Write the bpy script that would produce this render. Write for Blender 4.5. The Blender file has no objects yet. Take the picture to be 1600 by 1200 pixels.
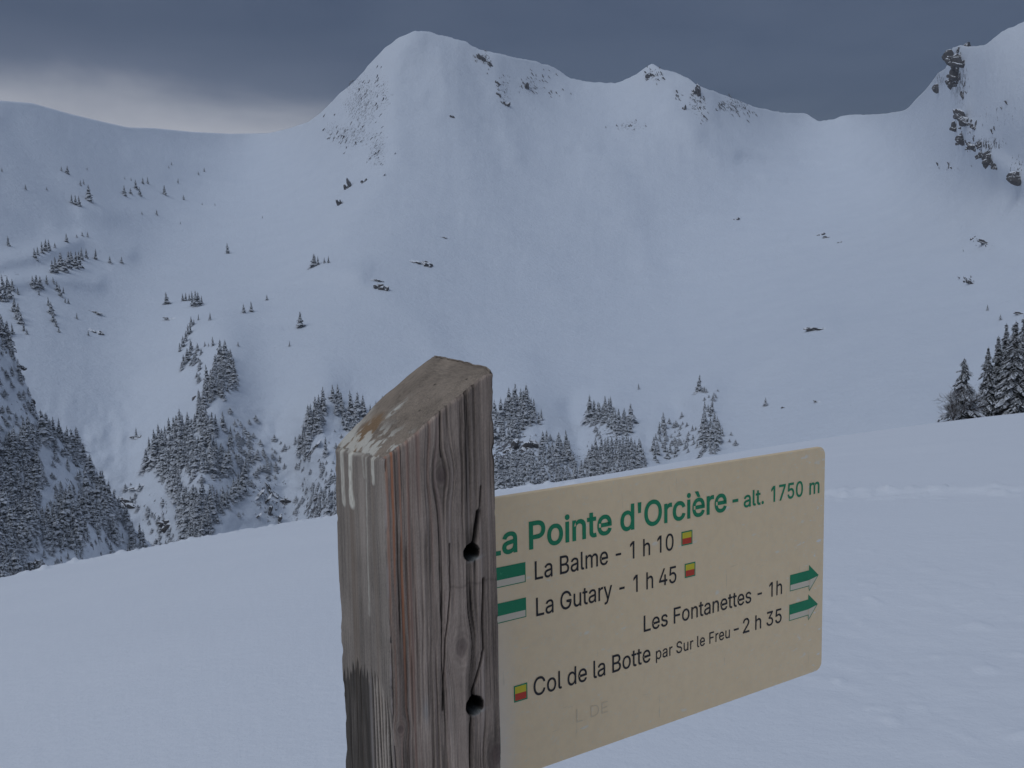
import bpy, math, random
import numpy as np
from mathutils import Matrix, Vector

# ------------------------------------------------------------------ camera
sc = bpy.context.scene
COL = sc.collection
F = 1380.0                      # focal length in photo pixels (1600 wide)
PITCH, ROLL = 0.0979, -0.0176
CAMZ = 1.6
cam = bpy.data.cameras.new('camera')
cam.sensor_width = 36.0
cam.lens = 36.0 * F / 1600.0
cam.clip_start = 0.05
cam.clip_end = 20000
camo = bpy.data.objects.new('camera', cam)
COL.objects.link(camo)
RM = Matrix.Rotation(math.pi / 2 - PITCH, 3, 'X') @ Matrix.Rotation(ROLL, 3, 'Z')
camo.matrix_world = Matrix.Translation((0, 0, CAMZ)) @ RM.to_4x4()
sc.camera = camo

# ------------------------------------------------------------------ sky, sun, exposure
SKY_STRENGTH = 0.1
SUN_STRENGTH = 0.74
SUN_ELEV, SUN_AZ = math.radians(50), math.radians(-133)     # azimuth from +Y, clockwise
HAZE = 0.000045

world = bpy.data.worlds.new('World')
sc.world = world
world.use_nodes = True
wt = world.node_tree
wt.nodes.clear()


class N:
    """tiny node helper"""
    def __init__(s, tree): s.t = tree
    def new(s, typ, **kw):
        n = s.t.nodes.new(typ)
        for k, v in kw.items(): setattr(n, k, v)
        return n
    def put(s, sock, v):
        if isinstance(v, bpy.types.NodeSocket): s.t.links.new(v, sock)
        elif v is not None:
            sock.default_value = v
    def math(s, op, a, b=None, c=None, clamp=False):
        n = s.new('ShaderNodeMath', operation=op, use_clamp=clamp)
        s.put(n.inputs[0], a)
        if b is not None: s.put(n.inputs[1], b)
        if c is not None: s.put(n.inputs[2], c)
        return n.outputs[0]
    def mix(s, f, a, b, mode='MIX'):
        n = s.new('ShaderNodeMix', data_type='RGBA', blend_type=mode)
        s.put(n.inputs[0], f); s.put(n.inputs[6], a); s.put(n.inputs[7], b)
        return n.outputs[2]
    def smooth(s, x, lo, hi):
        n = s.new('ShaderNodeMapRange', interpolation_type='SMOOTHSTEP')
        s.put(n.inputs[0], x); n.inputs[1].default_value = lo; n.inputs[2].default_value = hi
        return n.outputs[0]
    def noise(s, vec, scale, detail=4, rough=0.5, dist=0):
        n = s.new('ShaderNodeTexNoise')
        s.put(n.inputs['Vector'], vec); n.inputs['Scale'].default_value = scale
        n.inputs['Detail'].default_value = detail; n.inputs['Roughness'].default_value = rough
        n.inputs['Distortion'].default_value = dist
        return n.outputs[0]
    def mapping(s, vec, scale=(1, 1, 1), rot=(0, 0, 0)):
        n = s.new('ShaderNodeMapping')
        s.put(n.inputs[0], vec); n.inputs['Scale'].default_value = scale; n.inputs['Rotation'].default_value = rot
        return n.outputs[0]


w = N(wt)
tc = w.new('ShaderNodeTexCoord').outputs['Generated']
sep = w.new('ShaderNodeSeparateXYZ'); w.put(sep.inputs[0], tc)
sx, sy, sz = sep.outputs
sky = w.new('ShaderNodeTexSky', sky_type='NISHITA', sun_disc=False)
sky.sun_elevation = SUN_ELEV
sky.sun_rotation = SUN_AZ % (2 * math.pi)
K = 1 / SKY_STRENGTH
def rgb(r, g, b, k=1.0): return (r * k, g * k, b * k, 1)
n_big = w.noise(w.mapping(tc, (1, 1, 3.2)), 2.3, 5, 0.55, 0.35)
n_mid = w.noise(w.mapping(tc, (1, 1, 4.0)), 5.0, 5, 0.5, 0.3)
# dark storm cloud, a little greyer where it thins out
cloud = w.mix(w.smooth(w.math('ADD', w.math('MULTIPLY', n_big, .7), w.math('MULTIPLY', n_mid, .3)), 0.36, 0.62), rgb(.030, .047, .090, K), rgb(.052, .072, .118, K))
low = w.smooth(sz, 0.26, 0.10)
cloud = w.mix(w.math('MULTIPLY', low, 0.45), cloud, rgb(.075, .087, .108, K))
# the overcast is thinner and lighter towards the zenith
cloud = w.mix(w.smooth(sz, 0.42, 1.0), cloud, rgb(.36, .43, .56, K))
# break in the cloud above the far saddle, going on round to the left
az = w.smooth(w.math('ADD', sx, w.math('MULTIPLY', w.math('SUBTRACT', n_mid, .5), .22)), -0.075, -0.23)
zz = w.math('ADD', sz, w.math('MULTIPLY', w.math('SUBTRACT', n_big, .5), .11))
el = w.smooth(zz, 0.285, 0.17)
brk = w.math('MULTIPLY', az, el)
cloud = w.mix(w.math('MULTIPLY', brk, 0.55), cloud, rgb(.21, .235, .31, K))
el2 = w.math('MULTIPLY', w.smooth(zz, 0.232, 0.168), az)
cloud = w.mix(w.math('MULTIPLY', el2, 0.75), cloud, rgb(.48, .485, .52, K))
final = w.mix(0.08, cloud, sky.outputs[0])
bg = w.new('ShaderNodeBackground')
w.put(bg.inputs[0], final); bg.inputs[1].default_value = SKY_STRENGTH
wo = w.new('ShaderNodeOutputWorld'); wt.links.new(bg.outputs[0], wo.inputs[0])

sun = bpy.data.lights.new('sun', 'SUN')
sun.energy = SUN_STRENGTH
sun.angle = math.radians(36)
sun.color = (0.90, 0.95, 1.0)
suno = bpy.data.objects.new('sun', sun)
COL.objects.link(suno)
sd = Vector((math.sin(SUN_AZ) * math.cos(SUN_ELEV), math.cos(SUN_AZ) * math.cos(SUN_ELEV), math.sin(SUN_ELEV)))
suno.rotation_euler = sd.to_track_quat('Z', 'Y').to_euler()

sc.view_settings.view_transform = 'Standard'
sc.view_settings.look = 'None'
sc.view_settings.exposure = 0.0
sc.view_settings.gamma = 1.0
sc.view_settings.use_curve_mapping = False
sc.cycles.volume_bounces = 1
sc.cycles.max_bounces = 8

# ------------------------------------------------------------------ helpers
rng = np.random.RandomState(7)
random.seed(7)
_P = rng.permutation(256)
_T = rng.rand(256)


def vn(x, y, seed=0):
    """vectorised value noise 0..1"""
    x = np.asarray(x, float); y = np.asarray(y, float)
    xi = np.floor(x).astype(int); yi = np.floor(y).astype(int)
    fx = x - xi; fy = y - yi
    fx = fx * fx * fx * (fx * (fx * 6 - 15) + 10); fy = fy * fy * fy * (fy * (fy * 6 - 15) + 10)
    def h(a, b): return _T[_P[(_P[(a + seed * 17) & 255] + b + seed * 31) & 255]]
    return ((h(xi, yi) * (1 - fx) + h(xi + 1, yi) * fx) * (1 - fy) + (h(xi, yi + 1) * (1 - fx) + h(xi + 1, yi + 1) * fx) * fy)


def fbm(x, y, octv=4, seed=0, gain=.5):
    s = 0; a = 1; t = 0
    for o in range(octv):
        s = s + a * vn(x, y, seed + o); t += a; a *= gain
        x = x * 2.03 + 13.7; y = y * 2.03 + 7.1
    return s / t - .5


def sstep(x, a, b):
    t = np.clip((x - a) / (b - a), 0, 1)
    return t * t * (3 - 2 * t)


def ray(px, py):
    """direction of a photo pixel, scaled to horizontal length 1"""
    px = np.asarray(px, float); py = np.asarray(py, float)
    c = np.stack([px - 800, -(py - 600), np.full(np.broadcast(px, py).shape, -F)], -1) if np.ndim(px) or np.ndim(py) else np.array([px - 800, -(py - 600), -F])
    v = c @ np.array(RM).T
    return v / np.sqrt(v[..., 0] ** 2 + v[..., 1] ** 2)[..., None]


def link(name, me, parent=None, **kw):
    o = bpy.data.objects.new(name, me)
    COL.objects.link(o)
    if parent: o.parent = parent
    for k, v in kw.items(): o[k] = v
    return o


def mesh(name, verts, faces, mats, smooth=False, midx=None):
    me = bpy.data.meshes.new(name)
    verts = np.asarray(verts, np.float32)
    me.vertices.add(len(verts)); me.vertices.foreach_set('co', verts.ravel())
    lens = [len(f) for f in faces] if not isinstance(faces, np.ndarray) else None
    if lens is None:
        k = faces.shape[1]; nf = len(faces)
        me.loops.add(nf * k); me.loops.foreach_set('vertex_index', faces.ravel().astype(np.int32))
        me.polygons.add(nf)
        me.polygons.foreach_set('loop_start', np.arange(0, nf * k, k, dtype=np.int32))
        me.polygons.foreach_set('loop_total', np.full(nf, k, np.int32))
    else:
        flat = np.concatenate([np.asarray(f, np.int32) for f in faces])
        me.loops.add(len(flat)); me.loops.foreach_set('vertex_index', flat)
        me.polygons.add(len(lens))
        me.polygons.foreach_set('loop_start', np.concatenate([[0], np.cumsum(lens)[:-1]]).astype(np.int32))
        me.polygons.foreach_set('loop_total', np.asarray(lens, np.int32))
    for m in (mats if isinstance(mats, (list, tuple)) else [mats]): me.materials.append(m)
    if midx is not None: me.polygons.foreach_set('material_index', np.asarray(midx, np.int32))
    me.polygons.foreach_set('use_smooth', np.full(len(me.polygons), smooth))
    me.update(); me.validate()
    return me


def grid_faces(nr, nc, wrap=False):
    r = np.arange(nr - 1)[:, None]; c = np.arange(nc if wrap else nc - 1)[None, :]
    c2 = (c + 1) % nc
    return np.stack([r * nc + c, r * nc + c2, (r + 1) * nc + c2, (r + 1) * nc + c], -1).reshape(-1, 4)


def mat(name, rough=0.8, spec=0.3):
    m = bpy.data.materials.new(name); m.use_nodes = True
    b = m.node_tree.nodes['Principled BSDF']
    b.inputs['Roughness'].default_value = rough
    b.inputs['Specular IOR Level'].default_value = spec
    return m, N(m.node_tree), b


def bump(h, b, height, strength, dist):
    n = h.new('ShaderNodeBump'); n.inputs['Strength'].default_value = strength; n.inputs['Distance'].default_value = dist
    h.put(n.inputs['Height'], height); h.t.links.new(n.outputs[0], b.inputs['Normal'])


# ------------------------------------------------------------------ materials
SNOW = (.83, .845, .875, 1)
ROCK1 = (.048, .047, .050, 1)
ROCK2 = (.125, .112, .104, 1)

M_snow, h, b = mat('fresh_snow', .75, .2)
pos = h.new('ShaderNodeNewGeometry').outputs['Position']
n1 = h.noise(pos, 0.35, 5, .6); n2 = h.noise(pos, 9, 5, .7)
h.put(b.inputs['Base Color'], h.mix(n1, (.80, .815, .85, 1), (.86, .87, .895, 1)))
bump(h, b, h.math('ADD', h.math('MULTIPLY', n2, .6), h.noise(pos, 2.2, 6, .7)), .5, .035)

M_mount, h, b = mat('mountain_snow', .85, .15)
geo = h.new('ShaderNodeNewGeometry')
pos = geo.outputs['Position']
att = h.new('ShaderNodeAttribute', attribute_name='rough').outputs['Fac']
st = h.mapping(pos, (1, 1, .45))
nn = h.noise(st, .16, 7, .68, .4)
nf = h.noise(st, .55, 5, .65, .3)
comb = h.math('ADD', h.math('MULTIPLY', nn, .6), h.math('MULTIPLY', nf, .4))
thr = h.math('SUBTRACT', .70, h.math('MULTIPLY', att, .235))
d_ = h.math('SUBTRACT', comb, thr)
rk = h.smooth(d_, -.008, .02)
nb = h.noise(pos, .02, 6, .6)
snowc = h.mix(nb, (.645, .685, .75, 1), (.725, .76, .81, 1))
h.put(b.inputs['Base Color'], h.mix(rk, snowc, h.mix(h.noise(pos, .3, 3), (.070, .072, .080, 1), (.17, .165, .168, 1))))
bump(h, b, h.noise(pos, .10, 9, .68), .55, 4.0)

M_rock, h, b = mat('dark_rock', .9, .2)
geo = h.new('ShaderNodeNewGeometry')
pos = geo.outputs['Position']
sp = h.new('ShaderNodeSeparateXYZ'); h.put(sp.inputs[0], geo.outputs['Normal'])
nr = h.noise(pos, .45, 6, .7)
strat = h.noise(h.mapping(pos, (.12, .12, 1.2)), .9, 4, .6)
fac = h.math('ADD', sp.outputs[2], h.math('MULTIPLY', h.math('SUBTRACT', nr, .5), 1.9))
snow_f = h.smooth(fac, .50, .62)
rc = h.mix(strat, ROCK1, ROCK2)
h.put(b.inputs['Base Color'], h.mix(snow_f, rc, SNOW))
bump(h, b, nr, .6, 1.0)

M_needle, h, b = mat('snowy_needles', .85, .15)
geo = h.new('ShaderNodeNewGeometry')
pos = geo.outputs['Position']
sp = h.new('ShaderNodeSeparateXYZ'); h.put(sp.inputs[0], geo.outputs['Normal'])
nr = h.noise(pos, 1.1, 4, .7)
fac = h.math('ADD', h.math('ABSOLUTE', sp.outputs[2]), h.math('MULTIPLY', h.math('SUBTRACT', nr, .5), 2.4))
up = h.math('GREATER_THAN', sp.outputs[2], -.05)
sf = h.math('MULTIPLY', h.smooth(fac, .28, .80), up)
green = h.mix(h.noise(pos, .2, 2), (.050, .058, .058, 1), (.092, .092, .086, 1))
h.put(b.inputs['Base Color'], h.mix(h.math('MULTIPLY', sf, .93), green, (.66, .68, .72, 1)))

M_near, h, b = mat('snow_laden_needles', .85, .15)
geo = h.new('ShaderNodeNewGeometry')
pos = geo.outputs['Position']
sp = h.new('ShaderNodeSeparateXYZ'); h.put(sp.inputs[0], geo.outputs['Normal'])
nr = h.noise(pos, 1.6, 4, .7)
fac = h.math('ADD', h.math('ABSOLUTE', sp.outputs[2]), h.math('MULTIPLY', h.math('SUBTRACT', nr, .5), 2.4))
up = h.math('GREATER_THAN', sp.outputs[2], -.05)
sf = h.math('MULTIPLY', h.smooth(fac, .48, .66), up)
green = h.mix(h.noise(pos, .2, 2), (.022, .028, .026, 1), (.055, .050, .042, 1))
h.put(b.inputs['Base Color'], h.mix(h.math('MULTIPLY', sf, .93), green, (.80, .82, .86, 1)))

M_bark, h, b = mat('spruce_bark', .9, .1)
b.inputs['Base Color'].default_value = (.055, .045, .04, 1)

M_twig, h, b = mat('frosted_twigs', .85, .15)
geo = h.new('ShaderNodeNewGeometry'); pos = geo.outputs['Position']
sp = h.new('ShaderNodeSeparateXYZ'); h.put(sp.inputs[0], geo.outputs['Normal'])
fac = h.math('ADD', sp.outputs[2], h.math('MULTIPLY', h.math('SUBTRACT', h.noise(pos, 2.0, 3), .5), 1.6))
h.put(b.inputs['Base Color'], h.mix(h.smooth(fac, -.15, .35), (.085, .070, .062, 1), (.70, .72, .76, 1)))

# ------------------------------------------------------------------ snow slope in the foreground
crest_px = [(-500, 1008), (-300, 967), (0, 908), (130, 881), (250, 857), (390, 834), (520, 811), (650, 790), (780, 769), (900, 749), (1000, 733), (1140, 709),
            (1300, 683), (1460, 658), (1600, 645), (1800, 628), (2050, 605)]
cx = np.array([p[0] for p in crest_px]); cy = np.array([p[1] for p in crest_px])
cv = ray(cx.astype(float), cy.astype(float))
cth = np.arctan2(cv[:, 0], cv[:, 1]); cel = cv[:, 2]
pe = np.polyfit(cth, cel, 6)
R_px = [-500, 0, 520, 800, 1140, 1300, 1460, 1600, 2050]
R_v = [26, 29, 33, 38, 62, 95, 130, 150, 170]
rth = np.interp(R_px, cx, cth)
pr = np.polyfit(rth, np.log(R_v), 4)
TH_L, TH_R = cth[0], cth[-1]


# trodden track crossing the slope (pixels of the photo put back onto the ground)
def base_ground(r, th):
    thc = np.clip(th, TH_L, TH_R)
    E = np.polyval(pe, thc); R = np.exp(np.polyval(pr, thc))
    Ef = .165 * np.sin(th) - .262 * np.cos(th)
    bl = sstep(np.abs(th), .56, 1.0)
    E = E * (1 - bl) + Ef * bl
    R = R * (1 - bl) + 60 * bl
    hh = CAMZ
    c = E + 2 * hh / R; k = hh / R ** 2
    z = hh * 0 + c * r - k * r ** 2
    rl = R * 2.6                                    # beyond this the slope goes on straight
    zl = c * rl - k * rl ** 2 + (c - 2 * k * rl) * (r - rl)
    return np.where(r < rl, z, zl)


def ground_hit(px, py):
    v = ray(float(px), float(py)); th = math.atan2(v[0], v[1])
    rs = np.exp(np.linspace(math.log(1.0), math.log(300), 4000))
    g = base_ground(rs, np.full_like(rs, th)); zl = CAMZ + v[2] * rs
    i = np.argmax(zl < g)
    if i == 0: i = len(rs) - 1
    return np.array([math.sin(th) * rs[i], math.cos(th) * rs[i]])


def at_ray(px, r):
    v = ray(float(px), 800.0); th = math.atan2(v[0], v[1])
    return np.array([math.sin(th) * r, math.cos(th) * r])


TRACK = [at_ray(60, 29), at_ray(200, 29.5), at_ray(350, 30), at_ray(500, 31), at_ray(700, 33), at_ray(800, 33), ground_hit(1000, 774), ground_hit(1290, 776), ground_hit(1450, 771),
         ground_hit(1600, 770), ground_hit(1800, 768)]


def seg_dist(x, y, pts):
    d = np.full(np.shape(x), 1e9)
    for a, c in zip(pts[:-1], pts[1:]):
        ab = np.array(c) - np.array(a); L = (ab ** 2).sum() + 1e-12
        t = np.clip(((x - a[0]) * ab[0] + (y - a[1]) * ab[1]) / L, 0, 1)
        d = np.minimum(d, np.hypot(x - a[0] - t * ab[0], y - a[1] - t * ab[1]))
    return d


def ground(x, y):
    r = np.hypot(x, y); th = np.arctan2(x, y)
    z = base_ground(r, th)
    near = sstep(r, 1.0, 6)
    z = z + fbm(x / 14, y / 14, 3, 3) * .35 * sstep(r, 4, 14) * sstep(-r, -60, -25)
    z = z + fbm(x / 3.1, y / 3.1, 3, 4) * .07 * near * sstep(-r, -60, -25)
    td = seg_dist(x, y, TRACK)
    tw = np.exp(-(td / .38) ** 2)
    tw2 = np.exp(-(td / 1.1) ** 2)
    z = z + tw * (.07 + .16 * np.abs(fbm(x / .5, y / .5, 3, 9))) + tw2 * np.clip(fbm(x / .26, y / .26, 2, 12) - .12, 0, 1) * .34
    # old softened footprints below the track on the right
    pm = np.exp(-((x - 2.3) / 1.5) ** 2 - ((y - 5.2) / 2.3) ** 2)
    z = z - pm * np.clip(fbm(x / .30, y / .42, 2, 21) - .02, 0, 1) * .03
    pm2 = sstep(x, .7, 2.2) * sstep(y, 2.5, 4.5) * sstep(-y, -12.5, -7)
    z = z + pm2 * fbm(x / .16, y / .2, 2, 25) * .014
    z = z + pm2 * np.clip(fbm(x / .17, y / .17, 2, 33) - .25, 0, 1) * .10
    return z


ths = np.concatenate([np.arange(-180, -42, 4), np.arange(-42, 42, .11), np.arange(42, 180, 4)]) * math.pi / 180
rs = np.concatenate([np.linspace(.15, 2, 12), np.exp(np.linspace(math.log(2.2), math.log(75), 420)), np.exp(np.linspace(math.log(77), math.log(520), 60))])
TT, RR = np.meshgrid(ths, rs)
GX, GY = np.sin(TT) * RR, np.cos(TT) * RR
GZ = ground(GX, GY)
V = np.stack([GX, GY, GZ], -1).reshape(-1, 3)
fcs = grid_faces(len(rs), len(ths), True)
V = np.vstack([V, [[0, 0, 0.0]]])
fcs = fcs[:, ::-1]
me = mesh('snow_slope', V, np.ascontiguousarray(fcs), M_snow, True)
slope = link('snow_slope', me, kind='structure', label='smooth blue-white snow slope falling away behind the signpost')

# ------------------------------------------------------------------ far mountain
SKYL = [(-500, 215), (-250, 175), (-80, 156), (0, 157), (50, 161), (110, 178), (160, 190), (200, 199), (240, 200), (300, 206), (360, 209), (420, 208), (450, 201), (483, 190), (500, 177),
        (530, 147), (556, 125), (575, 103), (600, 76), (625, 58), (645, 49), (665, 48), (690, 55), (725, 64), (750, 78), (775, 82), (800, 89), (840, 97),
        (865, 105), (888, 121), (910, 127), (960, 130), (990, 119), (1008, 106), (1020, 99), (1032, 107), (1050, 112), (1075, 121), (1088, 132), (1130, 148), (1180, 167),
        (1220, 176), (1262, 178), (1278, 189), (1300, 187), (1320, 180), (1380, 178), (1415, 172), (1430, 156), (1450, 136), (1466, 113), (1481, 104), (1485, 76), (1497, 71),
        (1512, 73), (1540, 70), (1565, 49), (1600, 34), (1700, 0), (1900, -50), (2150, -60)]
ctrl = [(-500, 215, 1500), (-250, 175, 1700), (0, 157, 2050), (120, 180, 2350), (200, 199, 2620), (300, 206, 3000), (420, 208, 3450), (483, 190, 2750), (530, 147, 2420), (600, 76, 2350), (660, 48, 2350), (750, 78, 2420), (890, 123, 2650),
        (960, 130, 2700), (1020, 99, 2550), (1088, 132, 2480), (1180, 167, 2700), (1262, 178, 2950), (1320, 180, 3000), (1415, 172, 2500), (1450, 136, 2100), (1485, 80, 1600), (1600, 36, 1500), (1800, -20, 1450), (2150, -60, 1450),
        (-500, 300, 1150), (-200, 300, 1350), (30, 290, 1620), (130, 285, 1850), (250, 275, 2250), (380, 270, 2750), (490, 250, 2480), (560, 230, 2000), (610, 260, 1900), (700, 200, 2050), (850, 220, 2200), (1000, 220, 2300), (1120, 230, 2300), (1270, 250, 2500), (1400, 240, 2250), (1500, 200, 1500), (1600, 200, 1380), (1800, 200, 1250), (2150, 200, 1250),
        (1600, 310, 1480), (1500, 280, 1650),
        (-500, 430, 1200), (-200, 430, 1250), (40, 380, 1480), (250, 350, 1950), (400, 350, 1950), (560, 330, 1600), (700, 340, 1650), (900, 340, 1800), (1150, 330, 2050), (1300, 330, 2000), (1500, 380, 1500), (1800, 350, 1200), (2150, 350, 1150),
        (100, 420, 1380), (250, 420, 1600), (420, 430, 1500), (520, 420, 1320), (650, 430, 1350), (850, 450, 1450), (1050, 430, 1650), (1250, 430, 1500), (1450, 450, 1200), (1700, 450, 1000), (2150, 450, 950),
        (60, 500, 1150), (200, 510, 1280), (300, 500, 1200), (420, 500, 1180), (560, 520, 1120), (720, 540, 1130), (900, 540, 1180), (1080, 540, 1200), (1250, 530, 1020), (1400, 550, 900), (1600, 560, 800), (2150, 560, 750),
        (-500, 650, 900), (-100, 650, 950), (120, 600, 1050), (220, 620, 1050), (340, 600, 950), (430, 620, 1000), (500, 620, 930), (600, 640, 900), (750, 640, 880), (900, 640, 930), (1050, 620, 920), (1120, 640, 850), (1250, 620, 820), (1400, 640, 740), (1600, 650, 700),
        (-100, 850, 780), (150, 760, 870), (210, 840, 830), (300, 760, 800), (380, 780, 780), (450, 780, 850), (540, 780, 790), (700, 760, 740), (850, 740, 740), (1000, 720, 740), (1100, 710, 730), (1300, 720, 690), (1600, 720, 640), (2150, 700, 600),
        (-500, 1050, 700), (0, 1000, 700), (300, 930, 720), (600, 880, 690), (900, 830, 660), (1200, 800, 640), (1600, 760, 600)]
CT = np.array(ctrl, float)
cp = CT[:, :2] / 100.0; cvv = np.log(CT[:, 2])


def tps(r2): return np.where(r2 > 0, .5 * r2 * np.log(np.maximum(r2, 1e-12)), 0)


n = len(cp)
A = np.zeros((n + 3, n + 3))
dd = ((cp[:, None] - cp[None]) ** 2).sum(-1)
A[:n, :n] = tps(dd) + np.eye(n) * 1.2
A[:n, n] = 1; A[:n, n + 1:] = cp
A[n, :n] = 1; A[n + 1:, :n] = cp.T
wts = np.linalg.solve(A, np.concatenate([cvv, [0, 0, 0]]))


def tps_eval(u, v):
    u = np.asarray(u, float) / 100; v = np.asarray(v, float) / 100
    s = wts[n] + wts[n + 1] * u + wts[n + 2] * v
    for i in range(n):
        s = s + wts[i] * tps((u - cp[i, 0]) ** 2 + (v - cp[i, 1]) ** 2)
    return s


# spurs (negative = stands out towards the valley) and gullies, drawn along lines of the photo
SPURS = [([(352, 535), (330, 640), (310, 740), (330, 860)], -.045, 42),
         ([(505, 600), (492, 680), (530, 780), (560, 860)], -.035, 38),
         ([(430, 680), (452, 740), (450, 840)], .014, 30),
         ([(820, 610), (830, 700), (850, 770)], -.035, 42), ([(960, 640), (985, 750)], -.03, 34), ([(893, 640), (915, 730)], .025, 20),
         ([(1106, 600), (1110, 710)], -.02, 22), ([(1060, 640), (1050, 710)], .02, 20),
         ([(190, 640), (200, 740), (215, 830)], .016, 50),
         ([(640, 52), (606, 110), (612, 250), (580, 300), (530, 350)], -.018, 28),
         ([(1020, 100), (1050, 160), (1080, 200)], -.007, 26), ([(1085, 130), (1105, 170)], -.006, 20),
         ([(800, 95), (830, 160), (900, 230), (980, 330)], -.010, 34), ([(770, 90), (780, 160), (810, 240)], -.008, 18),
         ([(1290, 505), (1180, 565), (1090, 615)], -.026, 26),
         ([(0, 410), (70, 395), (130, 372), (200, 395)], -.020, 15), ([(20, 440), (90, 432), (150, 440)], -.020, 14),
         ([(300, 500), (400, 468), (500, 418), (560, 425)], -.017, 20), ([(560, 430), (660, 500), (700, 590)], -.010, 26), ([(880, 150), (990, 320), (1020, 450)], -.006, 24), ([(20, 200), (90, 300), (150, 420)], .008, 22), ([(860, 560), (1000, 520), (1150, 440), (1300, 400)], .010, 30), ([(1560, 420), (1450, 480), (1330, 530)], -.008, 30), ([(210, 240), (300, 260), (420, 250)], -.006, 16), ([(130, 330), (260, 335), (420, 350)], -.007, 16),
         ([(700, 90), (720, 200), (760, 330), (880, 470)], -.006, 30),
         ([(1160, 250), (1240, 264), (1350, 264)], .012, 12), ([(1200, 276), (1290, 283)], -.006, 12),
         ([(1493, 80), (1502, 190), (1530, 236), (1600, 285), (1700, 350)], -.015, 18),
         ([(0, 180), (90, 240), (160, 330)], -.008, 30), ([(0, 300), (60, 350)], .008, 20),
         ([(1530, 370), (1600, 410)], -.012, 20)]


def logD(u, v):
    s = tps_eval(u, v)
    for pts, amp, wd in SPURS:
        s = s + amp * np.exp(-(seg_dist(u, v, pts) / wd) ** 2)
    return s


_gu = np.arange(-520, 2171, 5.0); _gv = np.arange(-120, 1100, 5.0)
_GU, _GV = np.meshgrid(_gu, _gv)
_LD = logD(_GU, _GV)
_D0 = np.exp(_LD)
_r = ray(_GU, _GV)
_X, _Y = _r[..., 0] * _D0, _r[..., 1] * _D0
_amp = 1 + .9 * sstep(_GV, 560, 700)
_az = np.arctan2(_X, _Y)
_D0 = _D0 * (1 + _amp * (.015 * fbm(_X / 260, _Y / 260, 3, 2) + .0055 * fbm(_X / 60, _Y / 60, 3, 5)))
_wp = .03 * fbm(_X / 300, _Y / 300, 2, 12)
# rills and ribs running down the slopes
_rib = 1 - 2 * np.abs(fbm((_az + _wp) / .017, _D0 / 420, 3, 14))
_D0 = _D0 * (1 - .0013 * _rib * (.35 + 1.1 * sstep(fbm(_X / 420, _Y / 420, 2, 16), -.2, .25)) * (1 + .2 * sstep(_GV, 600, 720)))
_low = sstep(_GV, 590, 690) * sstep(-_GU, -1180, -1020)
_D0 = _D0 * (1 + _low * (.020 * np.abs(fbm(_GU / 34, _GV / 46, 3, 18)) + .006 * fbm(_GU / 12, _GV / 12, 2, 19)))
_D0 = _D0 * (1 + .0016 * _amp * fbm(_GU / 16, _GV / 22, 3, 8))


def Dfar(u, v):
    u = np.asarray(u, float); v = np.asarray(v, float)
    a = np.clip((u + 520) / 5, 0, len(_gu) - 1.001); c = np.clip((v + 120) / 5, 0, len(_gv) - 1.001)
    ai = a.astype(int); ci = c.astype(int); fa = a - ai; fc = c - ci
    return (_D0[ci, ai] * (1 - fa) + _D0[ci, ai + 1] * fa) * (1 - fc) + (_D0[ci + 1, ai] * (1 - fa) + _D0[ci + 1, ai + 1] * fa) * fc


uu = np.concatenate([np.arange(-500, -20, 10.0), np.arange(-20, 1620, 3.0), np.arange(1620, 2151, 10.0)])
sk = np.interp(uu, [p[0] for p in SKYL], [p[1] for p in SKYL])
ker = np.array([1, 2, 1]) / 4
sk = np.concatenate([[sk[0]], np.convolve(sk, ker, 'valid'), [sk[-1]]])
sk = sk + fbm(uu / 9, uu * 0, 3, 40) * 3.0 * sstep(uu, 470, 520)
bt = np.interp(uu, cx, cy) + 70
NR = 300
tt = np.linspace(0, 1, NR)
VV = bt[None] + (sk - bt)[None] * tt[:, None]
UU = np.broadcast_to(uu[None], VV.shape)
DD = Dfar(UU, VV)
Rr = ray(UU, VV)
P = Rr * DD[..., None]; P[..., 2] += CAMZ
rows = [P[0:1] * np.array([.85, .85, 1]) - np.array([0, 0, 160]), P]
for j, (dx, dz) in enumerate([(12, -2), (40, -14), (110, -60), (300, -200), (700, -480)]):
    q = P[-1:] .copy(); hd = Rr[-1:, :, :2]
    q[..., :2] += hd * dx; q[..., 2] += dz
    rows.append(q)
PT = np.vstack(rows)
# roughness mask (cliffy ground where rock and scrub break through the snow)
ZONES = [(565, 160, 42, 62, .52), (548, 212, 50, 30, .50), (590, 235, 24, 44, .50), (520, 205, 24, 22, .45), (600, 150, 18, 45, .45),
         (1020, 118, 20, 16, .45), (1090, 165, 20, 26, .5), (1145, 165, 40, 18, .55), (830, 135, 30, 22, .5), (790, 140, 14, 40, .45), (760, 92, 12, 14, .6),
         (985, 197, 38, 12, .45), (1500, 130, 22, 50, .55), (1540, 225, 40, 16, .6), (1560, 180, 50, 30, .3), (1470, 125, 18, 22, .5), (1590, 260, 30, 22, .4),
         (1540, 385, 40, 12, .45), (1520, 440, 20, 6, .4), (1490, 265, 26, 8, .35),
         (420, 775, 45, 60, .62), (500, 800, 50, 60, .78), (560, 770, 50, 70, .80), (470, 700, 18, 30, .5), (380, 720, 40, 60, .7), (240, 800, 40, 50, .5), (300, 790, 60, 60, .7),
         (800, 715, 50, 50, .95), (880, 720, 50, 40, .7), (960, 690, 45, 50, .7), (1055, 690, 30, 30, .55), (1110, 660, 24, 40, .55), (940, 655, 25, 18, .55),
         (300, 560, 16, 40, .35), (120, 320, 14, 10, .4), (20, 430, 30, 16, .5), (95, 470, 12, 50, .35), (30, 500, 20, 40, .4), (270, 850, 60, 25, .6), (1200, 625, 40, 12, .25)]
rough = np.zeros(VV.shape)
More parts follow.
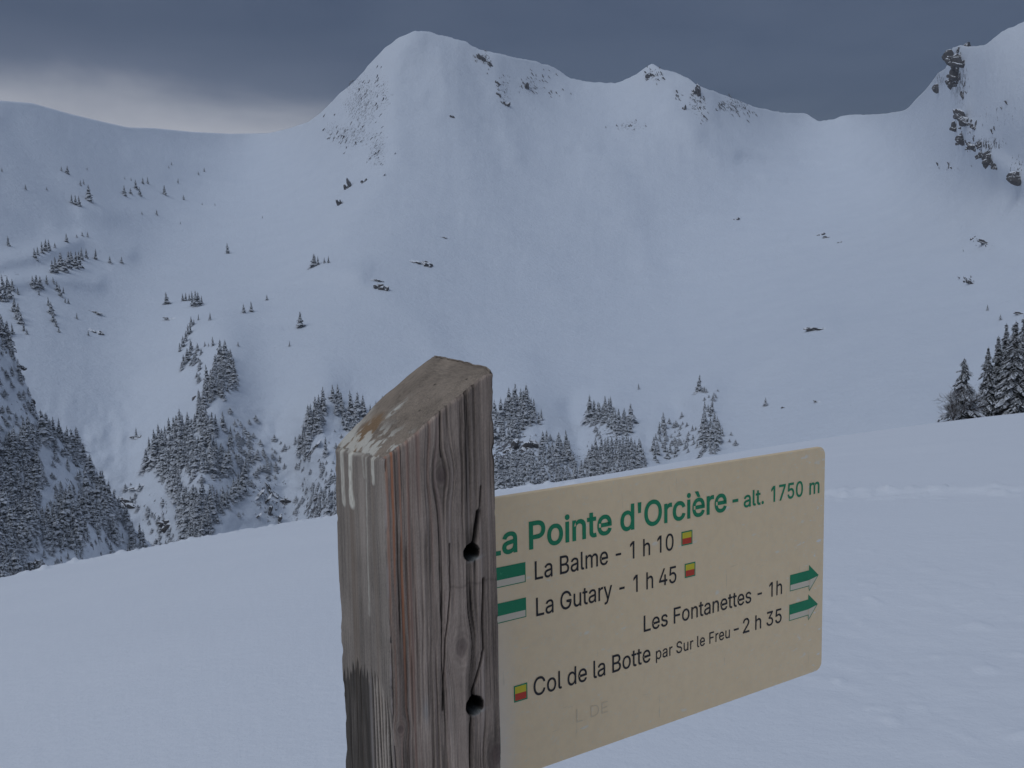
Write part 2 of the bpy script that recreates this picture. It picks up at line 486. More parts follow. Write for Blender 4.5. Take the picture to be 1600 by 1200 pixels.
for (x, y, rx, ry, s_) in ZONES:
    rough = np.maximum(rough, min(s_ + (.22 if y < 300 else .04), 1) * np.exp(-(((UU - x) / rx) ** 2 + ((VV - y) / ry) ** 2) ** 1.3))
rough = np.vstack([rough[:1], rough, np.repeat(rough[-1:], 5, 0) * .5])
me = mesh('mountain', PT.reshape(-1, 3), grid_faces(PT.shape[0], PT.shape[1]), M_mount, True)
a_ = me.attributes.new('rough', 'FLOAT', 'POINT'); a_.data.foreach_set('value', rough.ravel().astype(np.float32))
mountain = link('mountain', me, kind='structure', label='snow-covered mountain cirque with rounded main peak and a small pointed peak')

# ------------------------------------------------------------------ nearer wooded hillside on the left
OUT = [(-400, 60), (-200, 260), (-60, 420), (0, 497), (25, 560), (38, 592), (52, 628), (62, 655), (90, 672), (120, 690), (145, 728), (160, 748), (180, 782), (210, 826), (250, 870), (300, 940)]
C2 = np.array([(-400, 60, 620), (-60, 420, 590), (0, 497, 570), (52, 628, 560), (145, 728, 550), (210, 826, 545), (300, 940, 540), (-400, 500, 470), (0, 640, 510), (-100, 700, 470), (80, 760, 500), (0, 900, 410), (120, 880, 450), (200, 900, 500), (-400, 1000, 330), (0, 1050, 360), (250, 980, 480)], float)
c2p = C2[:, :2] / 100
n2_ = len(c2p); A2 = np.zeros((n2_ + 3, n2_ + 3)); A2[:n2_, :n2_] = tps(((c2p[:, None] - c2p[None]) ** 2).sum(-1)) + np.eye(n2_) * .5
A2[:n2_, n2_] = 1; A2[:n2_, n2_ + 1:] = c2p; A2[n2_, :n2_] = 1; A2[n2_ + 1:, :n2_] = c2p.T
w2_ = np.linalg.solve(A2, np.concatenate([np.log(C2[:, 2]), [0, 0, 0]]))


def Dhill(u, v):
    a = np.asarray(u, float) / 100; c = np.asarray(v, float) / 100
    s = w2_[n2_] + w2_[n2_ + 1] * a + w2_[n2_ + 2] * c
    for i in range(n2_): s = s + w2_[i] * tps((a - c2p[i, 0]) ** 2 + (c - c2p[i, 1]) ** 2)
    return np.exp(s) * (1 + .035 * fbm(np.asarray(u, float) / 45, np.asarray(v, float) / 70, 3, 50) + .006 * fbm(np.asarray(u, float) / 9, np.asarray(v, float) / 11, 2, 55))


uh = np.concatenate([np.arange(-400, -10, 10.0), np.arange(-10, 300, 2.0)])
top = np.interp(uh, [p[0] for p in OUT], [p[1] for p in OUT]) + fbm(uh / 8, uh * 0, 3, 60) * 9
bot = np.interp(uh, cx, cy) + 120
tt = np.linspace(0, 1, 160)
VH = bot[None] + (top - bot)[None] * tt[:, None]; UH = np.broadcast_to(uh[None], VH.shape)
DH = Dhill(UH, VH); RH = ray(UH, VH)
PH = RH * DH[..., None]; PH[..., 2] += CAMZ
rows = [PH]
for dx, dz in [(3, -.5), (8, -5), (20, -25), (45, -80), (90, -200)]:
    q = PH[-1:].copy(); q[..., :2] += RH[-1:, :, :2] * dx; q[..., 2] += dz
    rows.append(q)
PHT = np.vstack(rows)
rh = .45 + .8 * np.clip(fbm(UH / 60, VH / 60, 3, 70), -.3, .4)
rh = rh + .35 * np.exp(-((VH - np.interp(UH, [p[0] for p in OUT], [p[1] for p in OUT])) / 9) ** 2)
rh = np.vstack([rh, np.repeat(rh[-1:], 5, 0)])
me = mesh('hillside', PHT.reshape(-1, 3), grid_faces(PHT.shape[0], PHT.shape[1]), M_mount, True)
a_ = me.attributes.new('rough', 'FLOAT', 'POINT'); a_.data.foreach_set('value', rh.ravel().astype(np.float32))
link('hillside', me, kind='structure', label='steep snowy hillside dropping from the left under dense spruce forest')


def spot(px, py, Df=Dfar):
    """the point of the terrain seen at a pixel of the photo, and its horizontal distance"""
    D = float(Df(px, py)); v = ray(float(px), float(py))
    return np.array([v[0] * D, v[1] * D, v[2] * D + CAMZ]), D


# ------------------------------------------------------------------ haze
def haze_box():
    x0, x1, y0, y1, z0, z1 = -3400, 3400, -900, 3900, -900, 1300
    v = [(x, y, z) for x in (x0, x1) for y in (y0, y1) for z in (z0, z1)]
    f = [(0, 1, 3, 2), (4, 6, 7, 5), (0, 4, 5, 1), (2, 3, 7, 6), (0, 2, 6, 4), (1, 5, 7, 3)]
    m = bpy.data.materials.new('thin_haze'); m.use_nodes = True
    t = m.node_tree; t.nodes.clear()
    pv = t.nodes.new('ShaderNodeVolumePrincipled')
    pv.inputs['Color'].default_value = (.86, .91, 1, 1); pv.inputs['Density'].default_value = HAZE
    o = t.nodes.new('ShaderNodeOutputMaterial'); t.links.new(pv.outputs[0], o.inputs['Volume'])
    link('haze', mesh('haze', v, f, m), kind='stuff', label='thin cold haze in the mountain air')


if HAZE > 0: haze_box()

# ------------------------------------------------------------------ rocks
def ico_rock(seed, sub=1):
    """a broken crag: several angular shards run into each other"""
    import bmesh
    r = random.Random(seed)
    bm = bmesh.new(); bmesh.ops.create_icosphere(bm, subdivisions=2, radius=1)
    base = np.array([v.co[:] for v in bm.verts]); f0 = np.array([[v.index for v in fc.verts] for fc in bm.faces]); bm.free()
    vs, fs = [], []
    for k in range(9):
        o = r.random() * 50
        d = 1 + 1.1 * fbm(base[:, 0] * 1.6 + o, base[:, 2] * 1.6 + base[:, 1] * 1.1 + o, 3, seed + k)
        q = base * d[:, None]
        # chop flat facets
        for _ in range(5):
            n_ = np.array([r.gauss(0, 1), r.gauss(0, 1), r.gauss(0, .7)]); n_ /= np.linalg.norm(n_)
            t = q @ n_; q = q - np.maximum(t - r.uniform(.45, .75), 0)[:, None] * n_
        sc_ = np.array([r.uniform(.22, .5), r.uniform(.3, .6), r.uniform(.2, .55)])
        c = np.array([r.uniform(-.6, .6), r.uniform(-.25, .25), r.uniform(-.42, .42)])
        vs.append(q * sc_ + c); fs.append(f0 + k * len(base))
    return mesh('rock', np.vstack(vs), np.vstack(fs), M_rock, False)


ROCKS = [ico_rock(i, 3) for i in range(6)]


def rock(px, py, wpx, hpx, ang=0, label=None, group=None, name='rock', depth=.7, Df=Dfar, sink=.15):
    p, D = spot(px, py, Df)
    o = link(name, ROCKS[random.randrange(6)])
    sx_, sz_ = wpx / F * D / 2, hpx / F * D / 2
    o.location = (p[0], p[1] + 0, p[2] - sz_ * sink)
    yaw = -math.atan2(p[0], p[1])
    o.matrix_world = Matrix.Translation(o.location) @ Matrix.Rotation(yaw, 4, 'Z') @ Matrix.Rotation(math.radians(ang), 4, 'Y') @ Matrix.Diagonal((sx_, max(sx_, sz_) * depth, sz_, 1))
    o['label'] = label; o['category'] = 'rock'
    if group: o['group'] = group
    return o


# single outcrops one can point to: x, y, width, height, angle, label
SINGLE = [
    (655, 410, 32, 11, 18, 'grey brown rock slab poking out of the smooth snow in the middle of the slope'),
    (585, 438, 20, 4, 5, 'thin dark rock edge just above the brown boulder on the mid slope'),
    (594, 452, 17, 15, 30, 'dark brown boulder bare of snow on the mid slope above the post'),
    (1279, 514, 30, 6, 0, 'dark triangular rock on the snowy shoulder above the sign'),
    (1150, 343, 9, 4, -5, 'small brown rock alone high in the right snow bowl'),
    (1283, 367, 9, 4, -8, 'left one of two small rocks side by side in the right bowl'),
    (1294, 371, 10, 4, 8, 'right one of two small rocks side by side in the right bowl'),
    (1312, 379, 5, 2.5, 0, 'tiny rock just right of the pair in the right bowl'),
    (148, 518, 19, 9, 32, 'dark rock at the head of a slide mark on the left slope'),
    (145, 487, 18, 4, 8, 'thin dark rock ledge on the left slope above the slide mark'),
    (267, 498, 16, 4, 10, 'small rock ledge on the snow shelf below the two lone spruces'),
    (692, 371, 9, 3, -5, 'tiny dark rock on the open face above the grey slab'),
    (304, 622, 8, 9, 20, 'small dark rock in the gully left of the tall spruce ridge'),
    (213, 683, 13, 5, 5, 'small dark rock knob under a bare twig in the left gully'),
    (215, 761, 20, 4, -6, 'thin brown rock ledge in the left gully'),
    (201, 790, 38, 12, 38, 'long reddish brown bare patch slanting down the left gully'),
    (262, 822, 22, 16, 25, 'faint brown bare patch in the gully foot'),
    (425, 768, 26, 5, 58, 'straight black rock rib slanting in the cliff below the middle spur'),
    (443, 786, 15, 14, -40, 'dark brown rock hook at the right end of the cliff ribs'),
    (402, 775, 24, 4, -32, 'thin rock rib at the left side of the cliff ribs'),
    (415, 785, 22, 5, -58, 'black rock rib in the middle of the cliff ribs'),
    (422, 803, 24, 6, -68, 'jagged lower rock rib just above the snow edge'),
    (436, 815, 20, 5, -60, 'lowest dark rib of the cliff, right above the snow edge'),
    (401, 808, 14, 4, -45, 'short lower left rib of the cliff'),
    (800, 700, 26, 12, -35, 'brown cliff band left half beside the post'),
    (824, 700, 28, 20, -38, 'largest brown cliff face among the spruces just right of the post'),
    (790, 722, 14, 12, -50, 'dark cliff corner below the brown cliff face'),
    (498, 776, 14, 5, -40, 'slanting dark ledge on the snowy cliff left of the post'),
    (490, 700, 24, 4, -52, 'dark rock edge under the spruce strip left of the post'),
    (1494, 88, 26, 26, 10, 'black cliff head at the top corner of the right crag'),
    (1506, 97, 24, 12, 15, 'dark cliff step leaning right under the top of the crag'),
    (1497, 116, 18, 15, 20, 'second black cliff block down the edge of the right crag'),
    (1488, 129, 14, 12, 20, 'third small cliff block down the edge of the right crag'),
    (1505, 146, 6, 12, 0, 'little rock tooth between the upper and lower cliffs of the crag'),
    (1466, 137, 18, 14, 40, 'snow-streaked rock patch on the ridge left of the crag'),
    (1510, 187, 34, 16, 42, 'big round overhanging cliff in the middle of the crag edge'),
    (1494, 196, 10, 14, 10, 'dark block at the left foot of the round cliff'),
    (1505, 218, 24, 14, 35, 'broken dark blocks below the round cliff'),
    (1522, 228, 16, 10, 30, 'dark rocks continuing the crag edge down to the right'),
    (1547, 250, 22, 16, 40, 'dark rock cluster lower along the crag edge'),
    (1591, 277, 32, 20, 28, 'brown overhanging cliff cut by the right edge of the photo'),
    (1598, 490, 14, 4, 10, 'dark ledge at the right edge above the near spruces'),
    (1277, 628, 9, 4, 20, 'small rock on the slope right above the sign corner'),
    (1225, 637, 6, 3, 10, 'tiny rock on the slope above the sign'),
    (1521, 372, 8, 6, 0, 'small rock at the left of the rocky streak at far right'),
    (1542, 379, 16, 5, 22, 'slanting dark rock in the rocky streak at far right'),
    (1519, 443, 14, 5, 25, 'dark rocks in the lower streak at far right'),
    (822, 136, 6, 18, 10, 'black gash of rock below the right shoulder of the main peak'),
    (790, 163, 9, 8, 30, 'dark rock at the foot of the line below the main ridge'),
    (779, 148, 5, 10, -5, 'dark rock in the middle of the line below the main ridge'),
    (777, 130, 5, 10, 0, 'upper rock in the line below the main ridge'),
    (753, 92, 9, 16, -15, 'rock streaks right under the crest of the main peak'),
    (765, 101, 6, 12, -20, 'narrow rock right of the streaks under the main crest'),
    (1086, 143, 13, 19, -8, 'dark rock wall just right of the small pointed peak'),
    (1069, 170, 5, 8, 0, 'small dark rock below the dark wall'),
    (1017, 118, 10, 12, -25, 'rock face under the tip of the small pointed peak'),
    (707, 183, 5, 8, -20, 'lone dark rock on the open face under the main peak'),
    (545, 292, 10, 18, -25, 'dark rocky scrub on the lower edge of the main peak'),
    (533, 318, 8, 20, -20, 'lowest dark scrub strip on the edge of the main peak'),
    (569, 284, 8, 7, 0, 'dark bush like rock right of the scrub strip'),
]
for (x, y, a, c, g, lb) in SINGLE:
    kk = 1.55 if (x > 1460 and y < 300) else 1.6
    rock(x, y, a * kk, c * kk * 1.1, g, lb, name='rock')
    # broken surroundings of the bigger ones belong to the same group of small stones
TINY = []


def tiny(px, py, wpx, hpx, ang):
    p, D = spot(px, py)
    k = random.randrange(6); me_ = ROCKS[k]
    v = np.empty(len(me_.vertices) * 3, np.float32); me_.vertices.foreach_get('co', v); v = v.reshape(-1, 3)
    sx_, sz_ = wpx / F * D / 2, hpx / F * D / 2
    m = Matrix.Rotation(-math.atan2(p[0], p[1]), 3, 'Z') @ Matrix.Rotation(math.radians(ang), 3, 'Y') @ Matrix.Diagonal((sx_, max(sx_, sz_) * .9, sz_))
    TINY.append((v @ np.array(m).T + p, k))


def speck_field(pts, nn_, wpx, lab, grp, jit=1.0):
    for _ in range(nn_):
        x, y, rx, ry = pts[random.randrange(len(pts))]
        px = random.gauss(x, rx * .5); py = random.gauss(y, ry * .5)
        s = random.uniform(*wpx)
        if s < 3.3:
            tiny(px, py, s * 1.9, s * random.uniform(.35, .8), random.uniform(-75, -30) if px < 700 else random.uniform(40, 80))
            continue
        if s > 6: rock(px, py, s, s * random.uniform(.5, 1.3), random.uniform(-60, 20), lab, grp, depth=.9)
        else: rock(px, py, s * 1.9, s * random.uniform(.35, .8), random.uniform(-75, -30) if px < 700 else random.uniform(40, 80), lab, grp, depth=.9)


speck_field([(565, 160, 38, 55), (590, 150, 16, 60), (545, 205, 40, 20), (525, 215, 24, 18), (590, 235, 22, 30), (560, 230, 30, 25)], 80, (1.8, 5),
            'small dark rock or bush on the steep left flank of the main peak', 'specks of rock on the left flank of the main peak')
speck_field([(1090, 160, 14, 26), (1100, 185, 10, 16), (1145, 170, 24, 12), (1020, 115, 16, 14), (1165, 180, 16, 8)], 34, (1.5, 4.5),
            'small dark rock on the ridge right of the small pointed peak', 'specks of rock on the right ridge')
speck_field([(835, 130, 30, 18), (850, 140, 30, 18), (785, 120, 10, 30)], 20, (1.5, 4),
            'small dark rock below the shoulder of the main ridge', 'specks of rock below the main shoulder')
speck_field([(748, 90, 10, 8), (762, 102, 8, 10), (780, 135, 6, 22), (792, 160, 8, 8), (822, 130, 6, 14), (845, 118, 26, 12), (870, 145, 18, 10)], 46, (2, 5),
            'thin streak of rock under the crest of the main peak', 'rock streaks under the main crest')
speck_field([(1012, 118, 8, 12), (1028, 120, 8, 12), (1085, 150, 8, 16), (1098, 170, 10, 18), (1060, 150, 8, 8), (1130, 165, 10, 10), (1155, 175, 12, 10), (1175, 180, 8, 8)], 54, (2, 5.5),
            'thin streak of rock below the small pointed peak and its right ridge', 'rock streaks of the small peak')
speck_field([(985, 197, 34, 8)], 14, (2, 4), 'small dark rock in the thin band below the saddle', 'specks of rock below the saddle')
speck_field([(1510, 215, 18, 12), (1535, 240, 26, 10), (1555, 185, 40, 30), (1490, 262, 26, 8), (1500, 120, 20, 30)], 34, (2, 6),
            'small dark rock on the flank of the right crag', 'specks of rock on the right crag')
speck_field([(1495, 92, 12, 12), (1500, 112, 12, 12), (1494, 130, 10, 10), (1508, 186, 18, 10), (1500, 205, 8, 12), (1518, 224, 18, 8), (1540, 243, 16, 10), (1556, 254, 12, 8), (1588, 272, 16, 10)], 44, (7, 15),
            'angular block of the broken dark cliff band edging the right crag', 'blocks of the right cliff band')
speck_field([(1535, 380, 30, 10), (1515, 440, 22, 6)], 16, (2, 5), 'small dark rock in the streak at far right', 'specks of rock at far right')
speck_field([(410, 780, 35, 35), (430, 800, 20, 20), (500, 790, 35, 40)], 40, (2, 6), 'small dark rock on the snowy cliff left of the post', 'specks of rock on the lower cliff')

fk = [np.array([p.vertices[:] for p in r_.polygons]) for r_ in ROCKS]
tv, tf, o_ = [], [], 0
for v, k in TINY:
    tv.append(v); tf.append(fk[k] + o_); o_ += len(v)
link('scattered_stones', mesh('scattered_stones', np.vstack(tv), np.vstack(tf), M_rock), kind='stuff', label='fine scattered stones and rock tips breaking through the snow near the ridges')
rock(46, 888, 44, 34, -20, 'dark brown hollow under the trees at the lower left edge', depth=.5, Df=Dhill)
rock(34, 575, 14, 10, 40, 'dark rock lip at the upper rim of the near left hillside', Df=Dhill)
rock(52, 630, 10, 14, -25, 'dark rock step on the rim of the near left hillside', Df=Dhill)
rock(32, 622, 12, 6, 10, 'small dark ledge just left of the rim step on the left hillside', Df=Dhill)
rock(148, 778, 12, 14, -30, 'dark rock on the open snow patch of the near left hillside', Df=Dhill)
rock(160, 765, 10, 8, 0, 'small dark rock by the right rim of the near left hillside', Df=Dhill)
rock(175, 782, 8, 8, 20, 'rock at the lower right rim of the near left hillside', Df=Dhill)

# ------------------------------------------------------------------ spruces
def spruce_geo(seed, tiers=9, blades=7, slim=.19, ragged=.25, fine=0):
    r = random.Random(seed)
    vs, fs = [], []
    def add(pts, faces):
        b0 = len(vs); vs.extend(pts); fs.extend([tuple(i + b0 for i in f) for f in faces])
    for k in range(tiers):
        t = (k + r.uniform(-.2, .2)) / tiers
        hz = .03 + .95 * t
        rad = slim * (1 - t) ** .82 * (.9 + .3 * math.sin(k * 2.1 + seed)) + .012
        for j in range(blades):
            a = 2 * math.pi * (j + r.uniform(-.35, .35)) / blades + k * 1.3
            L = rad * r.uniform(1 - ragged, 1 + ragged)
            wd = L * (.42 if not fine else .16)
            z0 = hz + r.uniform(-.015, .015)
            dr = r.uniform(.35, .95)
            ca, sa = math.cos(a), math.sin(a)
            def pt(l, s, z): return (ca * l - sa * s, sa * l + ca * s, z)
            m = .6
            add([pt(0, 0, z0 + .03), pt(L * m, wd, z0 - L * dr * m - .01), pt(L * m, 0, z0 - L * dr * m + L * .10), pt(L * m, -wd, z0 - L * dr * m - .01), pt(L, 0, z0 - L * dr)],
                [(0, 1, 2), (0, 2, 3), (1, 4, 2), (2, 4, 3)])
            for q in range(fine):
                for sgn in (-1, 1):
                    f0 = (q + 1) / (fine + 1) * .95 + r.uniform(-.05, .05)
                    l0 = L * f0; zz_ = z0 + .02 - L * dr * f0
                    ll = L * .42 * (1.15 - f0) * r.uniform(.8, 1.3) + .004
                    add([pt(l0 - ll * .22, 0, zz_), pt(l0 + ll * .30, 0, zz_ - .002), pt(l0 + ll * .85, sgn * ll, zz_ - ll * .30 - .004)], [(0, 1, 2)])
                    add([pt(l0, 0, zz_), pt(l0 + ll * .25, sgn * ll * .35, zz_ - .004), pt(l0 + ll * .1, sgn * ll * .2, zz_ - ll * .7 - .006)], [(0, 1, 2)])
    # dark inner body and leader
    m = 6; b0 = len(vs)
    for i in range(m):
        vs.append((slim * .55 * math.cos(i * 2 * math.pi / m), slim * .55 * math.sin(i * 2 * math.pi / m), .04))
    vs.append((0, 0, .93)); fs.extend([(b0 + i, b0 + (i + 1) % m, b0 + m) for i in range(m)])
    b0 = len(vs)
    vs.extend([(.006, 0, .9), (-.003, .005, .9), (-.003, -.005, .9), (0, 0, 1.0)]); fs.extend([(b0, b0 + 1, b0 + 3), (b0 + 1, b0 + 2, b0 + 3), (b0 + 2, b0, b0 + 3)])
    return np.array(vs), np.array(fs)


def trunk_geo(rad=.014, top=.92, base=-.08, m=6):
    vs = []
    for z, rr_ in ((base, rad * 1.3), (.1, rad), (top, rad * .2)):
        vs += [(rr_ * math.cos(i * 2 * math.pi / m), rr_ * math.sin(i * 2 * math.pi / m), z) for i in range(m)]
    fs = [(r_ * m + i, r_ * m + (i + 1) % m, (r_ + 1) * m + (i + 1) % m, (r_ + 1) * m + i) for r_ in range(2) for i in range(m)]
    return np.array(vs), fs


SMALL_GEO = [spruce_geo(i, 11, 8, [.25, .28, .21, .265, .235, .31][i]) for i in range(6)]
SMALL = [mesh('spruce', g[0], g[1], M_needle) for g in SMALL_GEO]
TR = mesh('trunk', *trunk_geo(), M_bark)


def tree_xf(p, hgt, wid=1.0):
    return Matrix.Translation((p[0], p[1], p[2])) @ Matrix.Rotation(random.gauss(0, .045), 4, 'Y') @ Matrix.Rotation(random.uniform(0, 6.28), 4, 'Z') @ Matrix.Diagonal((hgt * wid, hgt * wid, hgt, 1))


def tree(px, py, hpx, label, group, Df=Dfar, wid=None, parts=False):
    p, D = spot(px, py, Df)
    hgt = hpx / F * D * 1.03
    wid = wid or random.uniform(.85, 1.2)
    k = random.randrange(6)
    if parts:
        e = link('spruce_tree', None, label=label, category='tree', group=group)
        e.matrix_world = tree_xf(p - np.array([0, 0, hgt * .04]), hgt, wid)
        link('crown', SMALL[k], e); link('trunk', TR, e)
    else:
        e = link('spruce_tree', SMALL[k], label=label, category='tree', group=group)
        e.matrix_world = tree_xf(p - np.array([0, 0, hgt * .06]), hgt, wid)
    return e


G_UP = ('small dark spruce scattered on the snowfield high on the left below the saddle', 'scattered spruces high on the left')
for x, y, hh_ in [(105, 271, 12), (96, 267, 7), (126, 290, 9), (131, 288, 8), (139, 313, 24), (112, 317, 13), (118, 320, 15), (124, 322, 16), (194, 305, 16), (204, 303, 9), (213, 296, 15),
                  (219, 306, 14), (223, 287, 10), (231, 287, 11), (257, 304, 15), (278, 286, 8), (310, 273, 6), (319, 268, 7), (245, 336, 9), (287, 312, 8), (40, 296, 8), (73, 297, 5),
                  (268, 258, 5), (264, 263, 5), (316, 320, 4), (336, 321, 4), (205, 282, 5), (195, 280, 4), (3, 268, 6), (136, 265, 4), (222, 335, 5), (282, 350, 4), (410, 341, 4)]:
    tree(x, y, hh_, *G_UP)
G_ROW = ('small spruce in the row climbing the rounded bank on the left', 'spruces along the rounded bank')
for x, y, hh_ in [(55, 403, 15), (59, 398, 12), (66, 395, 17), (71, 392, 18), (77, 391, 17), (86, 387, 8), (104, 378, 13), (120, 371, 5), (129, 369, 7), (137, 370, 8)]:
    tree(x, y, hh_, *G_ROW)
G_CL = ('spruce in the dark clump on the edge of the left bank', 'clump of spruces on the left bank')
for x, y, hh_ in [(82, 427, 20), (88, 426, 24), (97, 423, 28), (107, 419, 26), (113, 416, 24), (119, 419, 26), (124, 417, 24), (127, 405, 18), (135, 403, 15), (102, 425, 20), (91, 418, 14)]:
    tree(x, y, hh_, *G_CL)
G_BRK = ('snowy spruce on the broken edge running down the left side', 'spruces down the broken left edge')
for x, y, hh_ in [(3, 470, 26), (9, 470, 28), (15, 466, 26), (5, 452, 22), (12, 448, 16), (20, 452, 16), (28, 460, 11), (52, 449, 18), (57, 450, 20), (63, 448, 16), (73, 443, 13), (84, 442, 9), (90, 455, 15),
                  (95, 463, 18), (99, 458, 10), (102, 473, 8), (107, 474, 8), (61, 461, 9), (76, 478, 14), (80, 490, 18), (83, 503, 18), (88, 510, 12), (92, 519, 10), (22, 487, 22), (28, 498, 24),
                  (33, 506, 18), (37, 517, 12), (42, 522, 8), (120, 498, 9), (138, 524, 8), (4, 520, 24), (12, 524, 22), (20, 522, 16), (2, 505, 14)]:
    tree(x, y, hh_, *G_BRK)
for x, y, hh_, lb in [
    (13, 384, 15, 'lone spruce near the left edge level with the rounded bank'),
    (149, 405, 16, 'single spruce right of the dark clump on the left bank'),
    (172, 411, 11, 'left one of two small spruces on the snow right of the clump'),
    (190, 411, 10, 'right one of two small spruces on the snow right of the clump'),
    (356, 396, 17, 'lone spruce standing in the middle of the left snowfield'),
    (261, 475, 19, 'lone broad spruce left of the small group on the snow shelf'),
    (381, 489, 15, 'left one of a pair of small spruces on the shelf edge'),
    (393, 487, 17, 'right one of a pair of small spruces on the shelf edge'),
    (417, 469, 9, 'small single spruce uphill of the pair on the shelf edge'),
    (469, 511, 26, 'tall narrow spruce standing alone on the slope left of the post'),
    (372, 541, 8, 'tiny spruce right of the top of the tall spruce ridge'),
    (452, 541, 9, 'bare little spruce below the tall narrow one'),
    (998, 608, 10, 'lone small spruce on the slope above the sign'),
    (1091, 612, 29, 'dark leaning spruce above the right ravine'),
    (1196, 634, 14, 'small frosted spruce on the slope above the right part of the sign'),
    (1543, 485, 9, 'upper small spruce on the slope over the near spruces'),
    (1563, 500, 9, 'lower small spruce on the slope over the near spruces'),
    (213, 683, 16, 'small twiggy spruce standing alone in the left gully'),
    (1114, 626, 8, 'small bush like spruce right of the dark leaning spruce')]:
    o = tree(x, y, hh_, lb, 'lone spruces on the open slopes')
for x, y, hh_ in [(489, 417, 22), (492, 416, 19), (497, 414, 15)]:
    tree(x, y, hh_, 'spruce in the taller left clump of two on the open slope', 'spruces in the left clump of two')
for x, y, hh_ in [(507, 411, 9), (513, 411, 12)]:
    tree(x, y, hh_, 'spruce in the lower right clump of two on the open slope', 'spruces in the right clump of two')
for x, y, hh_ in [(286, 470, 12), (290, 470, 13), (296, 470, 12), (301, 478, 24), (306, 479, 26), (311, 478, 22), (315, 475, 14)]:
    tree(x, y, hh_, 'spruce in the compact group on the snow shelf', 'group of spruces on the snow shelf')
G_TH = ('small spruce on the thin rib below the snow shelf', 'spruces on the thin rib below the shelf')
for x, y, hh_ in [(299, 509, 15), (303, 506, 8), (310, 500, 10), (328, 500, 13), (294, 524, 18), (290, 534, 18), (286, 542, 18), (281, 549, 14), (298, 520, 14), (333, 540, 15), (320, 541, 8), (326, 541, 6),
                  (309, 549, 14), (300, 548, 20), (297, 556, 22), (292, 565, 22), (287, 572, 20), (284, 578, 14), (303, 566, 14)]:
    tree(x, y, hh_, *G_TH)


# -- forests: polygons in the photo, filled at random; big trees are single objects, the rest one mass
def inside(x, y, poly):
    c = False; j = len(poly) - 1
    for i in range(len(poly)):
        xi, yi = poly[i]; xj, yj = poly[j]
        if (yi > y) != (yj > y) and x < (xj - xi) * (y - yi) / (yj - yi) + xi: c = not c
        j = i
    return c


FOREST = [
    ('snowy spruce in the dense stand on the middle spur', 'spruces on the middle spur', Dfar,
     [(345, 560), (366, 562), (370, 600), (352, 618), (333, 640), (326, 668), (352, 668), (372, 690), (396, 706), (384, 730), (380, 770), (345, 808), (325, 850), (282, 852), (278, 800), (262, 765), (244, 728), (218, 728),
      (230, 705), (242, 695), (252, 680), (275, 664), (305, 662), (310, 625), (330, 590)], 330, (19, 35), 4.4, .38),
    ('snowy spruce in the thin stand left of the post', 'spruces in the stand left of the post', Dfar,
     [(497, 630), (511, 640), (507, 662), (490, 690), (478, 716), (464, 722), (470, 690), (482, 655)], 34, (22, 34), 4, 0),
    ('snowy spruce between the thin stand and post', 'spruces beside the post on the left', Dfar,
     [(514, 622), (532, 628), (545, 650), (552, 640), (575, 648), (600, 640), (600, 650), (565, 655), (560, 690), (545, 678), (530, 655)], 24, (22, 36), 7, 0),
    ('frosted spruce on the snowy cliff left of the post', 'spruces on the cliff left of the post', Dfar,
     [(510, 700), (600, 690), (600, 850), (480, 850), (500, 780)], 60, (10, 28), 8, .45),
    ('snowy spruce in the stand just right of the post', 'spruces in the upper stand right of the post', Dfar,
     [(770, 645), (792, 640), (800, 625), (830, 632), (850, 655), (848, 668), (820, 665), (812, 690), (790, 690), (772, 700)], 58, (20, 34), 4.6, .1),
    ('snowy spruce in the forest over the left half of the sign', 'spruces over the left half of the sign', Dfar,
     [(772, 720), (840, 690), (860, 680), (872, 690), (900, 696), (908, 705), (920, 720), (940, 700), (960, 720), (930, 760), (772, 785)], 170, (17, 31), 4.2, .15),
    ('snowy spruce in the forest above the middle of the sign', 'spruces over the middle of the sign', Dfar,
     [(918, 652), (935, 640), (954, 640), (956, 655), (978, 655), (990, 660), (1000, 700), (1014, 740), (925, 752), (915, 715), (935, 700), (955, 690), (960, 672), (920, 660)], 150, (16, 29), 4.2, .1),
    ('frosted spruce in the small stand right of the forests', 'spruces in the small stand over the sign', Dfar,
     [(1022, 688), (1034, 668), (1044, 690), (1036, 705), (1070, 705), (1020, 735)], 16, (12, 26), 6, .2),
    ('snowy spruce in the narrow stand above the sign end', 'spruces in the right ravine stand', Dfar,
     [(1100, 640), (1110, 636), (1118, 660), (1134, 680), (1122, 700), (1094, 714), (1096, 690)], 34, (16, 30), 5, 0),
    ('snowy spruce in the forest on the near left hillside', 'spruces on the left hillside', Dhill,
     [(0, 505), (18, 560), (34, 600), (50, 640), (70, 690), (120, 706), (142, 740), (160, 765), (178, 800), (210, 845), (235, 880), (0, 980), (-60, 980), (-60, 460)], 720, (21, 38), 5.6, .42),
]
BARE = [(802, 703, 34, 15), (824, 700, 22, 16), (906, 712, 13, 20), (866, 668, 10, 20), (420, 788, 34, 34), (345, 690, 16, 13), (365, 745, 14, 16), (835, 672, 10, 8), (900, 668, 10, 30),
        (240, 770, 20, 24), (22, 600, 10, 14), (40, 635, 12, 20), (70, 720, 14, 22), (120, 730, 18, 16), (118, 762, 22, 14), (30, 740, 12, 16), (165, 838, 10, 20), (60, 850, 10, 16), (150, 700, 8, 10), (46, 880, 20, 18)]


def bare(x, y): return any(((x - ex) / rx_) ** 2 + ((y - ey) / ry_) ** 2 < 1 for ex, ey, rx_, ry_ in BARE)


cand = []


